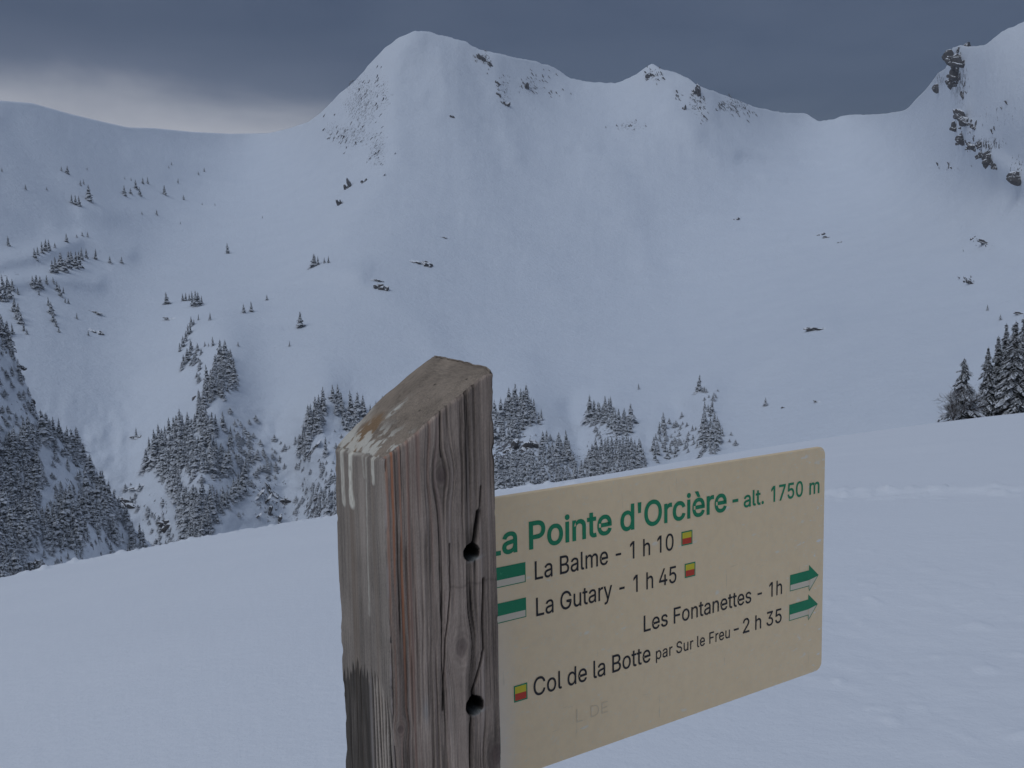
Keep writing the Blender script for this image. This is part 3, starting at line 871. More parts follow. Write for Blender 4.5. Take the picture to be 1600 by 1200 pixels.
def region(x, y, xs, ys, cnt):
    fy = (y - min(ys)) / (max(ys) - min(ys)); fx = (x - min(xs)) / (max(xs) - min(xs))
    a = 'upper' if fy < .36 else 'middle' if fy < .68 else 'lower'
    if cnt < 40: return ', %s part' % a
    return ', %s %s part' % (a, 'left' if fx < .5 else 'right')


for lab, grp, Df, poly, cnt, (h0, h1), gap, holes in FOREST:
    xs = [p[0] for p in poly]; ys = [p[1] for p in poly]
    placed = []; tries = 0
    while len(placed) < cnt and tries < cnt * 25:
        tries += 1
        x = random.uniform(min(xs), max(xs)); y = random.uniform(min(ys), max(ys))
        if not inside(x, y, poly) or bare(x, y): continue
        if holes and float(fbm(np.array(x / 38), np.array(y / 38), 2, 80)) + .5 < holes + .10: continue
        if any(abs(x - q[0]) < gap and abs(y - q[1]) < gap * .9 for q in placed[-400:]): continue
        placed.append((x, y))
        hgt = random.uniform(h0, h1) * random.choice([.55, .75, .95, 1, 1.12])
        cand.append((hgt, x, y, lab + region(x, y, xs, ys, cnt), grp, Df))
# notable single trees of the forests
for x, y, hh_, lb, gr_, Df in [
    (240, 727, 45, 'broad pointed spruce at the left foot of the middle spur', 'spruces standing out of the forests', Dfar),
    (228, 730, 30, 'smaller spruce hugging the broad one at the foot of the spur', 'spruces standing out of the forests', Dfar),
    (353, 560, 30, 'topmost spruce of the middle spur', 'spruces standing out of the forests', Dfar),
    (68, 688, 46, 'tall pointed spruce on the rim of the left hillside', 'spruces standing out of the forests', Dhill),
    (505, 640, 38, 'tallest tip of the thin stand left of the post', 'spruces standing out of the forests', Dfar),
    (558, 646, 36, 'left one of two slim spruces side by side near the post', 'spruces standing out of the forests', Dfar),
    (566, 646, 31, 'right one of two slim spruces side by side near the post', 'spruces standing out of the forests', Dfar),
    (822, 634, 37, 'highest spruce of the stand just right of the post', 'spruces standing out of the forests', Dfar),
    (870, 704, 28, 'single pointed spruce on open snow right of the brown cliff', 'spruces standing out of the forests', Dfar),
    (885, 695, 26, 'second pointed spruce on open snow right of the brown cliff', 'spruces standing out of the forests', Dfar),
    (921, 656, 42, 'slim tall spruce at the left of the middle stand', 'spruces standing out of the forests', Dfar),
    (986, 660, 32, 'dark slim spruce at the right of the middle stand', 'spruces standing out of the forests', Dfar),
    (1037, 668, 26, 'pointed spruce topping the small stand over the sign', 'spruces standing out of the forests', Dfar)]:
    tree(x, y, hh_, lb, gr_, Df, parts=True)
for k in range(64):
    x = random.uniform(0, 225)
    y = float(np.interp(x, [p[0] for p in OUT], [p[1] for p in OUT])) + random.uniform(6, 24)
    if 30 < x < 62 and random.random() < .8: continue
    cand.append((random.uniform(16, 36), x, y, 'snowy spruce along the rim of the near left hillside', 'spruces along the hillside rim', Dhill))
cand.sort(key=lambda t: -t[0])
NBIG = 185
for c in cand[:NBIG]: tree(c[1], c[2], c[0], c[3], c[4], c[5])
# low frosted scrub between the trees and on the cliffs
scrub = []
for (x, y, rx, ry, k) in [(420, 730, 40, 40, 60), (510, 770, 45, 60, 110), (560, 750, 45, 70, 80), (240, 800, 40, 45, 50), (280, 850, 70, 18, 60), (380, 700, 20, 40, 40), (940, 660, 20, 20, 30),
                          (1060, 690, 30, 28, 45), (1125, 690, 20, 20, 16), (1110, 620, 16, 14, 10), (880, 730, 60, 30, 60), (800, 680, 30, 30, 40), (330, 760, 70, 80, 80), (470, 700, 12, 30, 18), (310, 560, 14, 30, 14)]:
    for _ in range(k):
        sxy = (random.gauss(x, rx * .55), random.gauss(y, ry * .55))
        if not bare(*sxy): scrub.append((random.uniform(3.5, 11), sxy[0], sxy[1], Dfar))
for _ in range(520):
    x = random.uniform(-20, 235); yo = np.interp(x, [p[0] for p in OUT], [p[1] for p in OUT]); y = random.uniform(yo, yo + 330)
    scrub.append((random.uniform(4, 15), x, y, Dhill))
vs, fs, off = [], [], 0
for hpx, x, y, Df in [(c[0], c[1], c[2], c[5]) for c in cand[NBIG:]] + scrub:
    g = SMALL_GEO[random.randrange(6)]
    p, D = spot(x, y, Df); hgt = hpx / F * D
    a = random.uniform(0, 6.28); wd = hgt * random.uniform(.85, 1.2) * (1.9 if hpx < 12 else 1)
    ca, sa = math.cos(a), math.sin(a)
    q = g[0]
    vs.append(np.stack([p[0] + wd * (ca * q[:, 0] - sa * q[:, 1]), p[1] + wd * (sa * q[:, 0] + ca * q[:, 1]), p[2] + hgt * (q[:, 2] - .06)], -1))
    fs.append(g[1] + off); off += len(q)
link('spruce_forest', mesh('spruce_forest', np.vstack(vs), np.vstack(fs), M_needle), kind='stuff', 
     label='snowy spruce forest and frosted scrub filling the spurs across the valley')


# -- near trees at the right, standing on the snow slope
def near_tree(px, base_py, hpx, dist, seed, label, slim=.2, ragged=.3, name='spruce_tree', m=None, tiers=24, blades=9):
    v = ray(float(px), float(base_py)); x, y = v[0] * dist, v[1] * dist
    z = CAMZ + v[2] * dist
    zg = float(ground(np.array(x), np.array(y)))
    top_z = z + hpx / F * dist
    z = min(z, zg) if zg < z else z
    z = zg - .15
    hgt = top_z - z
    e = link(name, None, label=label, category='tree', group='snowy trees at the right end of the slope')
    e.matrix_world = Matrix.Translation((x, y, z)) @ Matrix.Rotation(seed * 1.7, 4, 'Z') @ Matrix.Diagonal((hgt, hgt, hgt, 1))
    g = spruce_geo(seed, tiers, blades, slim, ragged, 5)
    link('crown', mesh('crown', g[0], g[1], m or M_near), e)
    link('trunk', mesh('trunk', *trunk_geo(.012, .95), M_bark), e)


near_tree(1504, 651, 84, 140, 101, 'frosted ragged spruce standing apart at the left of the near trees', .29, .6, tiers=20, blades=8)
near_tree(1541, 645, 94, 150, 102, 'leftmost dark spruce of the dense near clump', .19, .35)
near_tree(1556, 645, 108, 155, 103, 'spruce second from the left in the dense near clump', .17, .3)
near_tree(1568, 640, 120, 162, 104, 'tall dark spruce at the back of the dense near clump', .16, .3)
near_tree(1582, 645, 128, 150, 105, 'broad snow-laden spruce in front of the dense near clump', .22, .3)
near_tree(1598, 642, 139, 156, 106, 'tallest spruce cut by the right edge of the photo', .19, .3)
near_tree(1618, 642, 130, 150, 107, 'spruce just behind the right edge of the near clump', .2, .3)


def bare_bush():
    r = random.Random(5); vs, fs = [], []
    def tube(a, c, ra, rc):
        a = np.array(a); c = np.array(c); d = c - a; d /= np.linalg.norm(d) + 1e-9
        n1_ = np.cross(d, [0, 1, .3]); n1_ /= np.linalg.norm(n1_); n2_ = np.cross(d, n1_)
        b0 = len(vs)
        for p, q in ((a, ra), (c, rc)):
            for i in range(3): vs.append(p + q * (math.cos(i * 2.094) * n1_ + math.sin(i * 2.094) * n2_))
        for i in range(3): fs.append((b0 + i, b0 + (i + 1) % 3, b0 + 3 + (i + 1) % 3, b0 + 3 + i))
    def grow(p, d, L, rad, lvl):
        q = p + d * L; tube(p, q, rad, rad * .7)
        if lvl == 0: return
        for _ in range(4 if lvl > 1 else 5):
            nd = d + np.array([r.gauss(0, .5), r.gauss(0, .5), r.gauss(.05, .35)]); nd /= np.linalg.norm(nd)
            grow(p + d * L * r.uniform(.4, 1), nd, L * r.uniform(.55, .8), rad * .6, lvl - 1)
    for _ in range(11):
        d = np.array([r.gauss(0, .42), r.gauss(0, .42), 1]); d /= np.linalg.norm(d)
        grow(np.zeros(3), d, .36, .010, 3)
    return mesh('crown', vs, fs, M_twig)


BB = bare_bush()
for (px, py, hpx, dist, rot, lb) in [(1490, 653, 36, 138, 0, 'frosted bare bush at the left foot of the near trees'), (1498, 653, 62, 139, 2, 'taller frosted leafless tree beside the ragged near spruce')]:
    v = ray(float(px), float(py)); x, y = v[0] * dist, v[1] * dist
    zg = float(ground(np.array(x), np.array(y))) - .1
    hgt = CAMZ + v[2] * dist + hpx / F * dist - zg
    e = link('bare_tree', None, label=lb, category='tree', group='snowy trees at the right end of the slope')
    e.matrix_world = Matrix.Translation((x, y, zg)) @ Matrix.Rotation(rot, 4, 'Z') @ Matrix.Diagonal((hgt, hgt, hgt, 1))
    link('crown', BB, e)
    link('trunk', mesh('trunk', *trunk_geo(.016, .3), M_bark), e)

# ------------------------------------------------------------------ signpost
PX0, PY0, PSI, WS, WY = -0.1208, 0.8127, 1.0166, 0.1215, 0.1326      # corner nearest the camera, direction of the board, post section
ZT = CAMZ - 0.2365
dvec = np.array([math.sin(PSI), math.cos(PSI), 0]); nvec = np.array([-math.cos(PSI), math.sin(PSI), 0])
root = link('signpost', None, label='weathered square wooden post carrying a cream hiking trail board with green and black lettering', category='signpost')
root.matrix_world = Matrix.Translation((PX0, PY0, 0)) @ Matrix.Rotation(math.pi / 2 - PSI, 4, 'Z')
CAMP = np.array([0, 0, CAMZ])


def on_face(px, py, P0, N_, U):
    v = ray(float(px), float(py)); t = ((P0 - CAMP) @ N_) / (v @ N_); p = CAMP + v * t
    return (p - P0) @ U, p[2]


E2 = np.array([PX0, PY0, 0.0])
def fr(px, py): return on_face(px, py, E2, nvec, dvec)          # front face: (s, z)
def lf(px, py): return on_face(px, py, E2, dvec, nvec)          # left face: (y, z)


def zcut(s, y):
    z2, z3, z1 = -0.1475, -0.0684, -0.1557
    s_ = s / WS; y_ = y / WY
    z = z2 + (z3 - z2) * s_ + (z1 - z2) * y_ * (1 - s_) + (-.0615 - z3) * y_ * s_
    z = z - .0038 * np.exp(-(np.hypot(s - WS, y) / .007) ** 1.5) - .0015 * np.exp(-(np.hypot(s - WS, y - WY) / .010) ** 1.5) + .0022 * fbm(s / .012 + 3, y / .012, 3, 210) - .004 * np.clip(fbm(s / .007, y / .007, 2, 212) - .12, 0, 1) * ((s < .006) | (s > WS - .006) | (y < .006) | (y > WY - .006))
    return CAMZ + z + .006 * np.sin(np.pi * np.clip(s_, 0, 1)) * y_


# perimeter samples: front 0..WS, right, back, left
a_f = np.linspace(0, WS, 210, endpoint=False); a_r = np.linspace(0, WY, 24, endpoint=False)
a_b = np.linspace(WS, 0, 24, endpoint=False); a_l = np.linspace(WY, 0, 190, endpoint=False)
S = np.concatenate([a_f, np.full(len(a_r), WS), a_b, np.zeros(len(a_l))])
Yp = np.concatenate([np.zeros(len(a_f)), a_r, np.full(len(a_b), WY), a_l])
face = np.concatenate([np.zeros(len(a_f)), np.ones(len(a_r)), np.full(len(a_b), 2), np.full(len(a_l), 3)]).astype(int)
rc_ = .0035
Sr = S.copy(); Yr = Yp.copy()
for (cs, cy_, ds, dy) in ((0, 0, 1, 1), (WS, 0, -1, 1), (WS, WY, -1, -1), (0, WY, 1, -1)):
    ddx = rc_ - (S - cs) * ds; ddy = rc_ - (Yp - cy_) * dy
    near_ = (ddx > 0) & (ddy > 0)
    L = np.hypot(ddx, ddy) + 1e-9; f_ = np.where(near_ & (L > rc_), rc_ / L, 1)
    Sr = np.where(near_, cs + ds * (rc_ - ddx * f_), Sr); Yr = np.where(near_, cy_ + dy * (rc_ - ddy * f_), Yr)
nvis = 620
T1 = np.concatenate([np.array([0, .0006, .0013, .0022, .0032]), np.linspace(.0045, .46, nvis), np.linspace(.47, 2.2, 30)])
Tm = np.broadcast_to(T1[:, None], (len(T1), len(S)))
Sm = np.broadcast_to(Sr[None], Tm.shape); Ym = np.broadcast_to(Yr[None], Tm.shape); Fm = np.broadcast_to(face[None], Tm.shape)
S0 = np.broadcast_to(S[None], Tm.shape); Y0 = np.broadcast_to(Yp[None], Tm.shape)
Z = zcut(Sm, Ym) - Tm
Z = np.maximum(Z, -.7)
nx = np.where(Fm == 1, 1.0, np.where(Fm == 3, -1.0, 0)); ny = np.where(Fm == 0, -1.0, np.where(Fm == 2, 1.0, 0))
along = np.where((Fm == 0) | (Fm == 2), S0, Y0)             # coordinate across the face

KN = [fr(691, 742) + (.010, .016, 1), fr(722, 1012) + (.011, .018, 1), fr(776, 1180) + (.012, .02, 1), fr(626, 1140) + (.006, .008, 1)]


def paint(al, z, fc):
    """height (m, outward) and linear colour of the timber"""
    u = al.copy(); ring = np.zeros_like(al); kmask = np.zeros_like(al)
    isf = fc == 0
    for (sk_, zk, ra, rb, _) in KN:
        ddx = al - sk_; ddz = z - zk
        g = np.exp(-(ddx / (ra * 1.3)) ** 2 - (ddz / (rb * 1.6)) ** 2) * isf
        u = u - ddx * g * .9
        e = np.sqrt((ddx / ra) ** 2 + (ddz / rb) ** 2)
        kmask = np.maximum(kmask, np.exp(-(e / .75) ** 4) * isf)
        ring = np.where((e < 2.2) & isf, e, ring)
    off_ = fc * 3.7
    wob = u + .0014 * (fbm(z * 8 + off_, u * 30, 3, 90)) + .0007 * fbm(z * 40, u * 60, 2, 92)
    g1 = vn(wob / .0036 + off_, z * 5, 101); g2 = vn(wob / .0012 + off_, z * 14, 102); g3 = vn(wob / .009 + off_, z * 3.2, 103)
    g4 = vn(wob / .0008 + off_, z * 25, 104)
    fine = vn(al / .0007, z / .0014, 105); blot = fbm(al / .03 + off_, z / .06, 4, 106)
    amount = np.where(isf, .40 + 1.1 * vn(al / .018, z * 4, 107), .28)
    groove = np.maximum(sstep(g1, .66, .90) * .8, sstep(vn(wob / .0019 + 31 + off_, z * 9, 115), .62, .84)) * amount
    groove2 = sstep(g2, .60, .86) * amount
    hgt = -.0011 * groove - .0005 * groove2 + .0003 * (g4 - .5) - .0004 * kmask
    base_f = np.array([.395, .305, .242]); base_l = np.array([.330, .278, .232])
    c = np.where(isf[..., None], base_f, base_l) * np.ones(al.shape + (3,))
    c = c * (.78 + np.where(isf, .40, .20) * (g3 - .1) + np.where(isf, .42, .18) * (g2 - .5) + .22 * (g4 - .5) + .55 * blot + .22 * (fine - .5))[..., None]
    c = c * (1 - .34 * groove - .34 * groove2)[..., None]
    # pale worn fibres
    pale = sstep(vn(wob / .0032 + 9, z * 5, 110), .76, .95) * isf
    c = c * (1 - pale[..., None] * .5) + np.array([.50, .40, .34]) * pale[..., None] * .5
    # rusty streaks beside the near corner
    zr = z - CAMZ
    rust = isf * np.exp(-((u - .012) / .010) ** 2) * sstep(vn(wob / .0026, z * 5, 111), .42, .8) * sstep(zr, -.47, -.24) * 1.0
    c = c * (1 - rust[..., None]) + np.array([.50, .20, .10]) * rust[..., None]
    rb_ = isf * np.exp(-((u - .030) / .028) ** 2) * sstep(vn(wob / .003, z * 4, 112), .5, .85) * .6
    c = c * (1 - rb_[..., None]) + np.array([.34, .20, .15]) * rb_[..., None]
    # the front face gets darker towards its right edge
    right_dark = isf * sstep(al, .07, .125) * .20
    c = c * (1 - right_dark[..., None])
    # knots
    for (sk_, zk, ra, rb, _) in KN:
        e = np.sqrt(((al - sk_) / ra) ** 2 + ((z - zk) / rb) ** 2)
        rr_ = (.5 + .5 * np.cos(e * 14 + fbm(al / .006, z / .006, 2, 120) * 5)) * np.exp(-(e / 1.5) ** 2) * isf
        c = c * (1 - .22 * rr_)[..., None]
        k_ = np.exp(-(e / .55) ** 3) * isf
        c = c * (1 - k_[..., None] * .6) + np.array([.10, .065, .06]) * k_[..., None] * .6
    # cracks
    for pts, wd, dp in [([(752, 760), (750, 800), (744, 840), (738, 862)], .0009, .003), ([(749, 800), (745, 830), (741, 850)], .0024, .006),
                        ([(756, 905), (755, 960), (756, 1015), (748, 1050), (739, 1080), (740, 1100)], .0011, .006),
                        ([(737, 1110), (735, 1150), (735, 1200)], .0009, .005),
                        ([(703, 850), (704, 920), (700, 970), (696, 1000), (694, 1060), (692, 1110)], .0007, .004),
                        ([(690, 580), (688, 700), (690, 715)], .0006, .002)]:
        q = [fr(*p) for p in pts]
        d = seg_dist(u * 0 + al + .0005 * fbm(z * 120, al * 0, 2, 130), z, q)
        k_ = np.exp(-(d / wd) ** 2) * isf
        hgt = hgt - dp * k_; c = c * (1 - .93 * k_)[..., None]
    # bolt holes
    for hx, hy, hr in [(737, 863, .0086), (742, 1102, .0097)]:
        sk_, zk = fr(hx, hy)
        d = np.hypot(al - sk_, z - zk) + .0012 * fbm(al / .004, z / .004, 2, 140)
        k_ = sstep(-d, -hr * 1.05, -hr * .88) * isf
        kc_ = sstep(-d, -hr * 1.16, -hr * 1.02) * isf
        hgt = hgt - .034 * k_; c = c * (1 - .975 * kc_)[..., None]  # hole walls coloured near black, painting in the shade of the recess
        dr_ = np.exp(-((al - sk_ + .001) / .005) ** 2) * sstep(z, zk + .032, zk + .008) * sstep(z, zk - .002, zk + .004) * isf * .5
        c = c * (1 - dr_)[..., None]
        chip = np.exp(-((al - sk_ - .005) / .008) ** 2 - ((z - zk + hr + .0005 - (al - sk_) * .25) / .0016) ** 2) * isf * sstep(d, hr * .9, hr * 1.05)
        c = c * (1 - chip[..., None] * .5) + np.array([.42, .43, .40]) * chip[..., None] * .5
    # faint saw line across the face
    zl = fr(740, 912)[1]
    k_ = np.exp(-((z - zl - .0012 * np.sin(al * 300)) / .0013) ** 2) * isf * sstep(al, .05, .075) * .22 * (.5 + vn(al / .003, z * 0, 150))
    c = c * (1 - k_)[..., None]
    # scraped pale spot
    sk_, zk = fr(666, 1112)
    k_ = np.exp(-((al - sk_) / .0028) ** 2 - ((z - zk) / .013) ** 2) * isf
    c = c * (1 - k_[..., None] * .75) + np.array([.42, .38, .34]) * k_[..., None] * .75
    # ---- left face
    isl = fc == 3
    st_ = vn(wob / .006 + 4, z * 3, 160)
    warm = isl * sstep(st_, .6, .9) * .5
    c = c * (1 - warm[..., None]) + np.array([.22, .165, .12]) * warm[..., None]
    # wet foot with open grain
    yk, zk = lf(566, 1052)
    arch = zk + .006 - (np.where(al > yk, (al - yk) / .045, (al - yk) / .062)) ** 2 * .020 - .02 * (vn(al / .0022, z * 4, 165) - .5)
    wet = isl * sstep(arch - z, -.001, .006)
    stripe = isl * sstep(arch + .01 - z, -.004, .008) * sstep(-al, -.055, -.048) * sstep(np.cos(al / .0080 * 6.283 + 1.2 * vn(z * 5, al * 20, 166)), -.35, .15)
    lefthalf = sstep(al, .045, .055)
    c = c * (1 - wet * lefthalf * (.62 + .18 * sstep(g2, .5, .8)))[..., None]
    c = c * (1 - stripe * .93)[..., None]
    gl_ = isl * sstep(arch + .01 - z, -.004, .008) * (1 - stripe) * sstep(-al, -.05, -.044)
    c = c * (1 + .5 * gl_)[..., None]
    hgt = hgt - .0022 * stripe - .0010 * wet * groove
    ridge_ = isl * wet * np.exp(-((al - .052) / .0025) ** 2)
    c = c * (1 - ridge_[..., None] * .6) + np.array([.34, .30, .28]) * ridge_[..., None] * .6
    # droppings run down from the top
    for (x0_, y0_, x1_, y1_, wd, al_) in [(533, 706, 537, 783, .0075, .75), (547, 706, 549, 786, .0078, .98), (549, 770, 552, 786, .0085, .98), (582, 714, 584, 752, .0055, .8), (572, 716, 577, 960, .0030, .42), (566, 712, 569, 745, .003, .35)]:
        A_, B_ = lf(x0_, y0_), lf(x1_, y1_)
        d = seg_dist(al + .0013 * fbm(z * 90, al * 40, 2, 170), z, [A_, B_])
        k_ = sstep(-d + .0012 * fbm(al / .0025, z / .006, 3, 174), -wd * .95, -wd * .35) * isl * al_ * (.45 + .9 * vn(al / .0015, z / .005, 171)).clip(0, 1)
        c = c * (1 - k_[..., None]) + np.array([.74, .69, .58]) * k_[..., None]
        hgt = hgt + .0006 * k_
    rim = isl * sstep(zcut(0 * al, al) - z, .0045, .0) * sstep(fbm(al / .006, z / .01, 2, 172), -.15, .15) * sstep(al, .03, .08) * .7
    c = c * (1 - rim[..., None]) + np.array([.62, .57, .48]) * rim[..., None]
    ends = sstep(np.minimum(al, np.where(isf, WS, WY) - al), 0, .0025)
    # bright worn arris between the two visible faces
    ar = np.exp(-(al / .0016) ** 2) * (isf | isl) * sstep(vn(z * 30, al * 0, 173), .35, .75) * .55
    c = c * (1 - ar[..., None]) + np.array([.42, .36, .33]) * ar[..., None]
    return hgt * (.3 + .7 * ends), np.clip(c, .004, .9)


hg, cl = paint(along, Z, Fm)
# slow bulges of the timber and knocked edges
bul = .0022 * fbm(Z * 7 + Fm * 2.1, along * 8, 3, 180)
edge = np.exp(-(np.minimum(along, np.where((Fm % 2) == 0, WS, WY) - along) / .004) ** 2)
knock = edge * np.clip(fbm(Z * 45 + Fm * 5, along * 0, 3, 185) - .03, 0, 1) * .010
# widening foot: knot bulges at the corner
kb = .0030 * np.exp(-((Z - lf(540, 1130)[1]) / .03) ** 2) * edge * (Fm == 3)
tr = np.clip(1 - Tm / .004, 0, 1) ** 2 * (.0022 + .003 * np.abs(fbm(along * 120, Fm * 3.3, 3, 188)))    # rounded rim at the cut
outd = hg + bul - knock - kb - tr
VX = Sm + nx * outd; VY = Ym + ny * outd
# corners: displacement of both faces blends through rounding; keep positions continuous
Zt = Z - np.clip(1 - Tm / .003, 0, 1) * .0008
verts = np.stack([VX, VY, Zt], -1)
nr_, nc_ = Z.shape
# top cap: rings shrinking to the centre
cs_, cy2 = WS * .5, WY * .5
rings = 90
capv, capc = [], []
rimx, rimy = VX[0], VY[0]
for k in range(1, rings):
    rho = (1 - k / rings)
    wq = max(0.0, 1 - k / 4)
    s_ = cs_ + ((rimx * wq + Sr * (1 - wq)) - cs_) * rho; y_ = cy2 + ((rimy * wq + Yr * (1 - wq)) - cy2) * rho
    ed = np.minimum.reduce([s_, WS - s_, y_, WY - y_])
    z_ = zcut(s_, y_) + .0012 * fbm(s_ / .006, y_ / .006, 4, 190) + .0007 * (vn(s_ / .0012, y_ / .0012, 191) - .5) - .0022 * np.exp(-(ed / .003))
    capv.append(np.stack([s_, y_, z_], -1))
    a1_ = s_ * .8 + y_ * .6 + .004 * fbm(s_ / .01, y_ / .01, 2, 201); a2_ = y_ * .8 - s_ * .6 + .004 * fbm(s_ / .009, y_ / .009, 2, 202)
    c = np.array([.330, .262, .200]) * (.85 + .55 * fbm(a1_ / .02, a2_ / .02, 5, 192) + .35 * (vn(a1_ / .0011, a2_ / .0011, 193) - .5))[:, None]
    rg = .5 + .5 * np.cos(np.hypot(s_ - .03, y_ + .05) / .0028 * 6.283 + 3 * fbm(s_ / .02, y_ / .02, 2, 194))
    c = c * (1 - .12 * rg)[:, None]
    low_ = sstep(-s_, -.045, -.012)
    br = sstep(np.exp(-((y_ - .088 - .15 * s_) / .020) ** 2) * sstep(-s_, -.062, -.02) + .5 * fbm(a1_ / .012, a2_ / .008, 4, 195), .3, .62)
    c = c * (1 - br[:, None] * .75) + np.array([.26, .155, .075]) * br[:, None] * .75
    wh = low_ * sstep(fbm(a1_ / .011, a2_ / .007, 5, 196) + .10 * (y_ > .03), .06, .20)
    rimw = np.exp(-((y_ - WY + .004) / .007) ** 2) * sstep(-s_, -.055, -.03) * sstep(fbm(a1_ / .006, a2_ / .004, 4, 198), -.2, .1)
    wp = np.exp(-((s_ - .048) / .013) ** 2 - ((y_ - .080) / .0045) ** 2 * 1.0) * sstep(fbm(a1_ / .004, a2_ / .004, 4, 197), -.16, .1)
    wh = np.clip(np.maximum.reduce([wh * .8, wp * .85, rimw * .8]), 0, 1)
    c = c * (1 - wh[:, None]) + np.array([.68, .64, .55]) * wh[:, None]
    for (bs, by) in [(.055, .035), (.1, .018), (.085, .06)]:
        c = c * (1 - .85 * np.exp(-(np.hypot(s_ - bs, y_ - by) / .0012) ** 4))[:, None]
    capc.append(np.clip(c, .01, .9))
top_c = np.array([[cs_, cy2, float(zcut(np.array(cs_), np.array(cy2)))]])
allv = np.vstack([verts.reshape(-1, 3)] + capv + [top_c])
# cut the winding so that normals point outwards
f1 = grid_faces(nr_, nc_, True)[:, ::-1]
base_i = nr_ * nc_
fc_ = []
idx_rim = np.arange(nc_)
prev = idx_rim
for k in range(rings - 1):
    cur = base_i + k * nc_ + np.arange(nc_)
    fc_.append(np.stack([prev, np.roll(prev, -1), np.roll(cur, -1), cur], -1)); prev = cur
last = len(allv) - 1
cen = np.stack([prev, np.roll(prev, -1), np.full(nc_, last), np.full(nc_, last)], -1)[:, :3]
quads = np.vstack([f1] + fc_)
tri = cen
colr = np.vstack([cl.reshape(-1, 3)] + capc + [np.array([[.2, .17, .14]])])

M_wood, h, b = mat('weathered_timber', .85, .18)
ca = h.new('ShaderNodeAttribute', attribute_name='tint')
oc = h.new('ShaderNodeTexCoord').outputs['Object']
fib = h.noise(h.mapping(oc, (1, 1, .06)), 900, 4, .7)
cc = h.mix(1.0, ca.outputs['Color'], h.mix(fib, (.72, .72, .72, 1), (1.22, 1.22, 1.22, 1)), 'MULTIPLY')
h.put(b.inputs['Base Color'], cc)
bump(h, b, fib, .45, .0006)
flist = [q for q in quads] + [t for t in tri]
me = mesh('post', allv, flist, M_wood, True)
at_ = me.attributes.new('tint', 'FLOAT_COLOR', 'POINT')
at_.data.foreach_set('color', np.hstack([colr, np.ones((len(colr), 1))]).astype(np.float32).ravel())
link('post', me, root, label='grey weathered timber with slanting top, knots, cracks and two bolt holes')

# --- board: frame of the board: u along, z up from its top edge, front surface at y = BY
U0, U1, HB = .030, .7897, .3561
BY = WY + .0005
Zb = ZT


def rounded(u0, u1, z0, z1, r, seg=8):
    pts = []
    for (cx_, cz, a0) in ((u1 - r, z1 - r, 0), (u0 + r, z1 - r, 90), (u0 + r, z0 + r, 180), (u1 - r, z0 + r, 270)):
        for i in range(seg + 1):
            a = math.radians(a0 + 90 * i / seg)
            pts.append((cx_ + r * math.cos(a), cz + r * math.sin(a)))
    return pts


out = rounded(U0, U1, Zb - HB, Zb, .0135)
inn = rounded(U0 + .0012, U1 - .0012, Zb - HB + .0012, Zb - .0012, .0125)
m_ = len(out); th_ = .006
vb = [(u, BY, z) for u, z in inn] + [(u, BY + .0012, z) for u, z in out] + [(u, BY + th_, z) for u, z in out]
fb = [tuple(range(m_))[::1]] + [(i, m_ + i, m_ + (i + 1) % m_, (i + 1) % m_) for i in range(m_)] + [(m_ + i, 2 * m_ + i, 2 * m_ + (i + 1) % m_, m_ + (i + 1) % m_) for i in range(m_)] + [tuple(range(3 * m_ - 1, 2 * m_ - 1, -1))]
M_board, h, b = mat('cream_laminate', .42, .45)
oc = h.new('ShaderNodeTexCoord').outputs['Object']
mot = h.noise(oc, 60, 5, .65)
sp_ = h.noise(oc, 260, 3, .6)
big = h.noise(oc, 6, 4, .6)
fl = h.noise(h.mapping(oc, (.55, 1, 1.3), (0, .5, 0)), 75, 2, .4)
c0 = h.mix(big, (.87, .645, .37, 1), (.92, .70, .435, 1))
c0 = h.mix(h.math('MULTIPLY', h.smooth(mot, .35, .75), .42), c0, (.77, .57, .345, 1))
c0 = h.mix(h.math('MULTIPLY', h.smooth(sp_, .56, .70), .50), c0, (.80, .69, .52, 1))
c0 = h.mix(h.math('MULTIPLY', h.smooth(fl, .67, .76), .55), c0, (.80, .76, .68, 1))
sx2 = h.new('ShaderNodeSeparateXYZ'); h.put(sx2.inputs[0], oc)
# rime along the edges, most of it at the far end and low down
edge_r = h.math('MULTIPLY', h.smooth(sx2.outputs[0], .66, .80), h.smooth(h.noise(h.mapping(oc, (.5, 1, 1.2), (0, .4, 0)), 110, 3, .6), .60, .72))
c0 = h.mix(h.math('MULTIPLY', edge_r, .8), c0, (.82, .82, .82, 1))
left_r = h.math('MULTIPLY', h.smooth(sx2.outputs[0], .235, .195), h.smooth(sx2.outputs[2], ZT - .05, ZT - .30))
c0 = h.mix(h.math('MULTIPLY', left_r, .45), c0, (.74, .70, .66, 1))
h.put(b.inputs['Base Color'], c0)
scr = h.smooth(h.noise(h.mapping(oc, (.12, 1, 1), (0, .12, 0)), 210, 3, .6), .68, .73)
scr2 = h.smooth(h.noise(h.mapping(oc, (1, 1, .10)), 170, 3, .6), .70, .74)
c1 = h.mix(h.math('MULTIPLY', h.math('MAXIMUM', scr, scr2), .30), c0, (.50, .40, .28, 1))
h.put(b.inputs['Base Color'], c1)
bump(h, b, mot, .12, .001)
panel = link('panel', mesh('panel', vb, fb, M_board), root, label='cream board with rounded corners')


def ink(name, col):
    m, h, b = mat(name, .5, .35)
    oc = h.new('ShaderNodeTexCoord').outputs['Object']
    wr = h.smooth(h.noise(oc, 130, 5, .75), .60, .70)
    c2 = tuple(min(1, x * 1.8 + .06) for x in col[:3]) + (1,)
    h.put(b.inputs['Base Color'], h.mix(h.math('MULTIPLY', wr, .55), h.mix(h.noise(oc, 25, 3), col, tuple(x * 1.25 for x in col[:3]) + (1,)), c2))
    return m


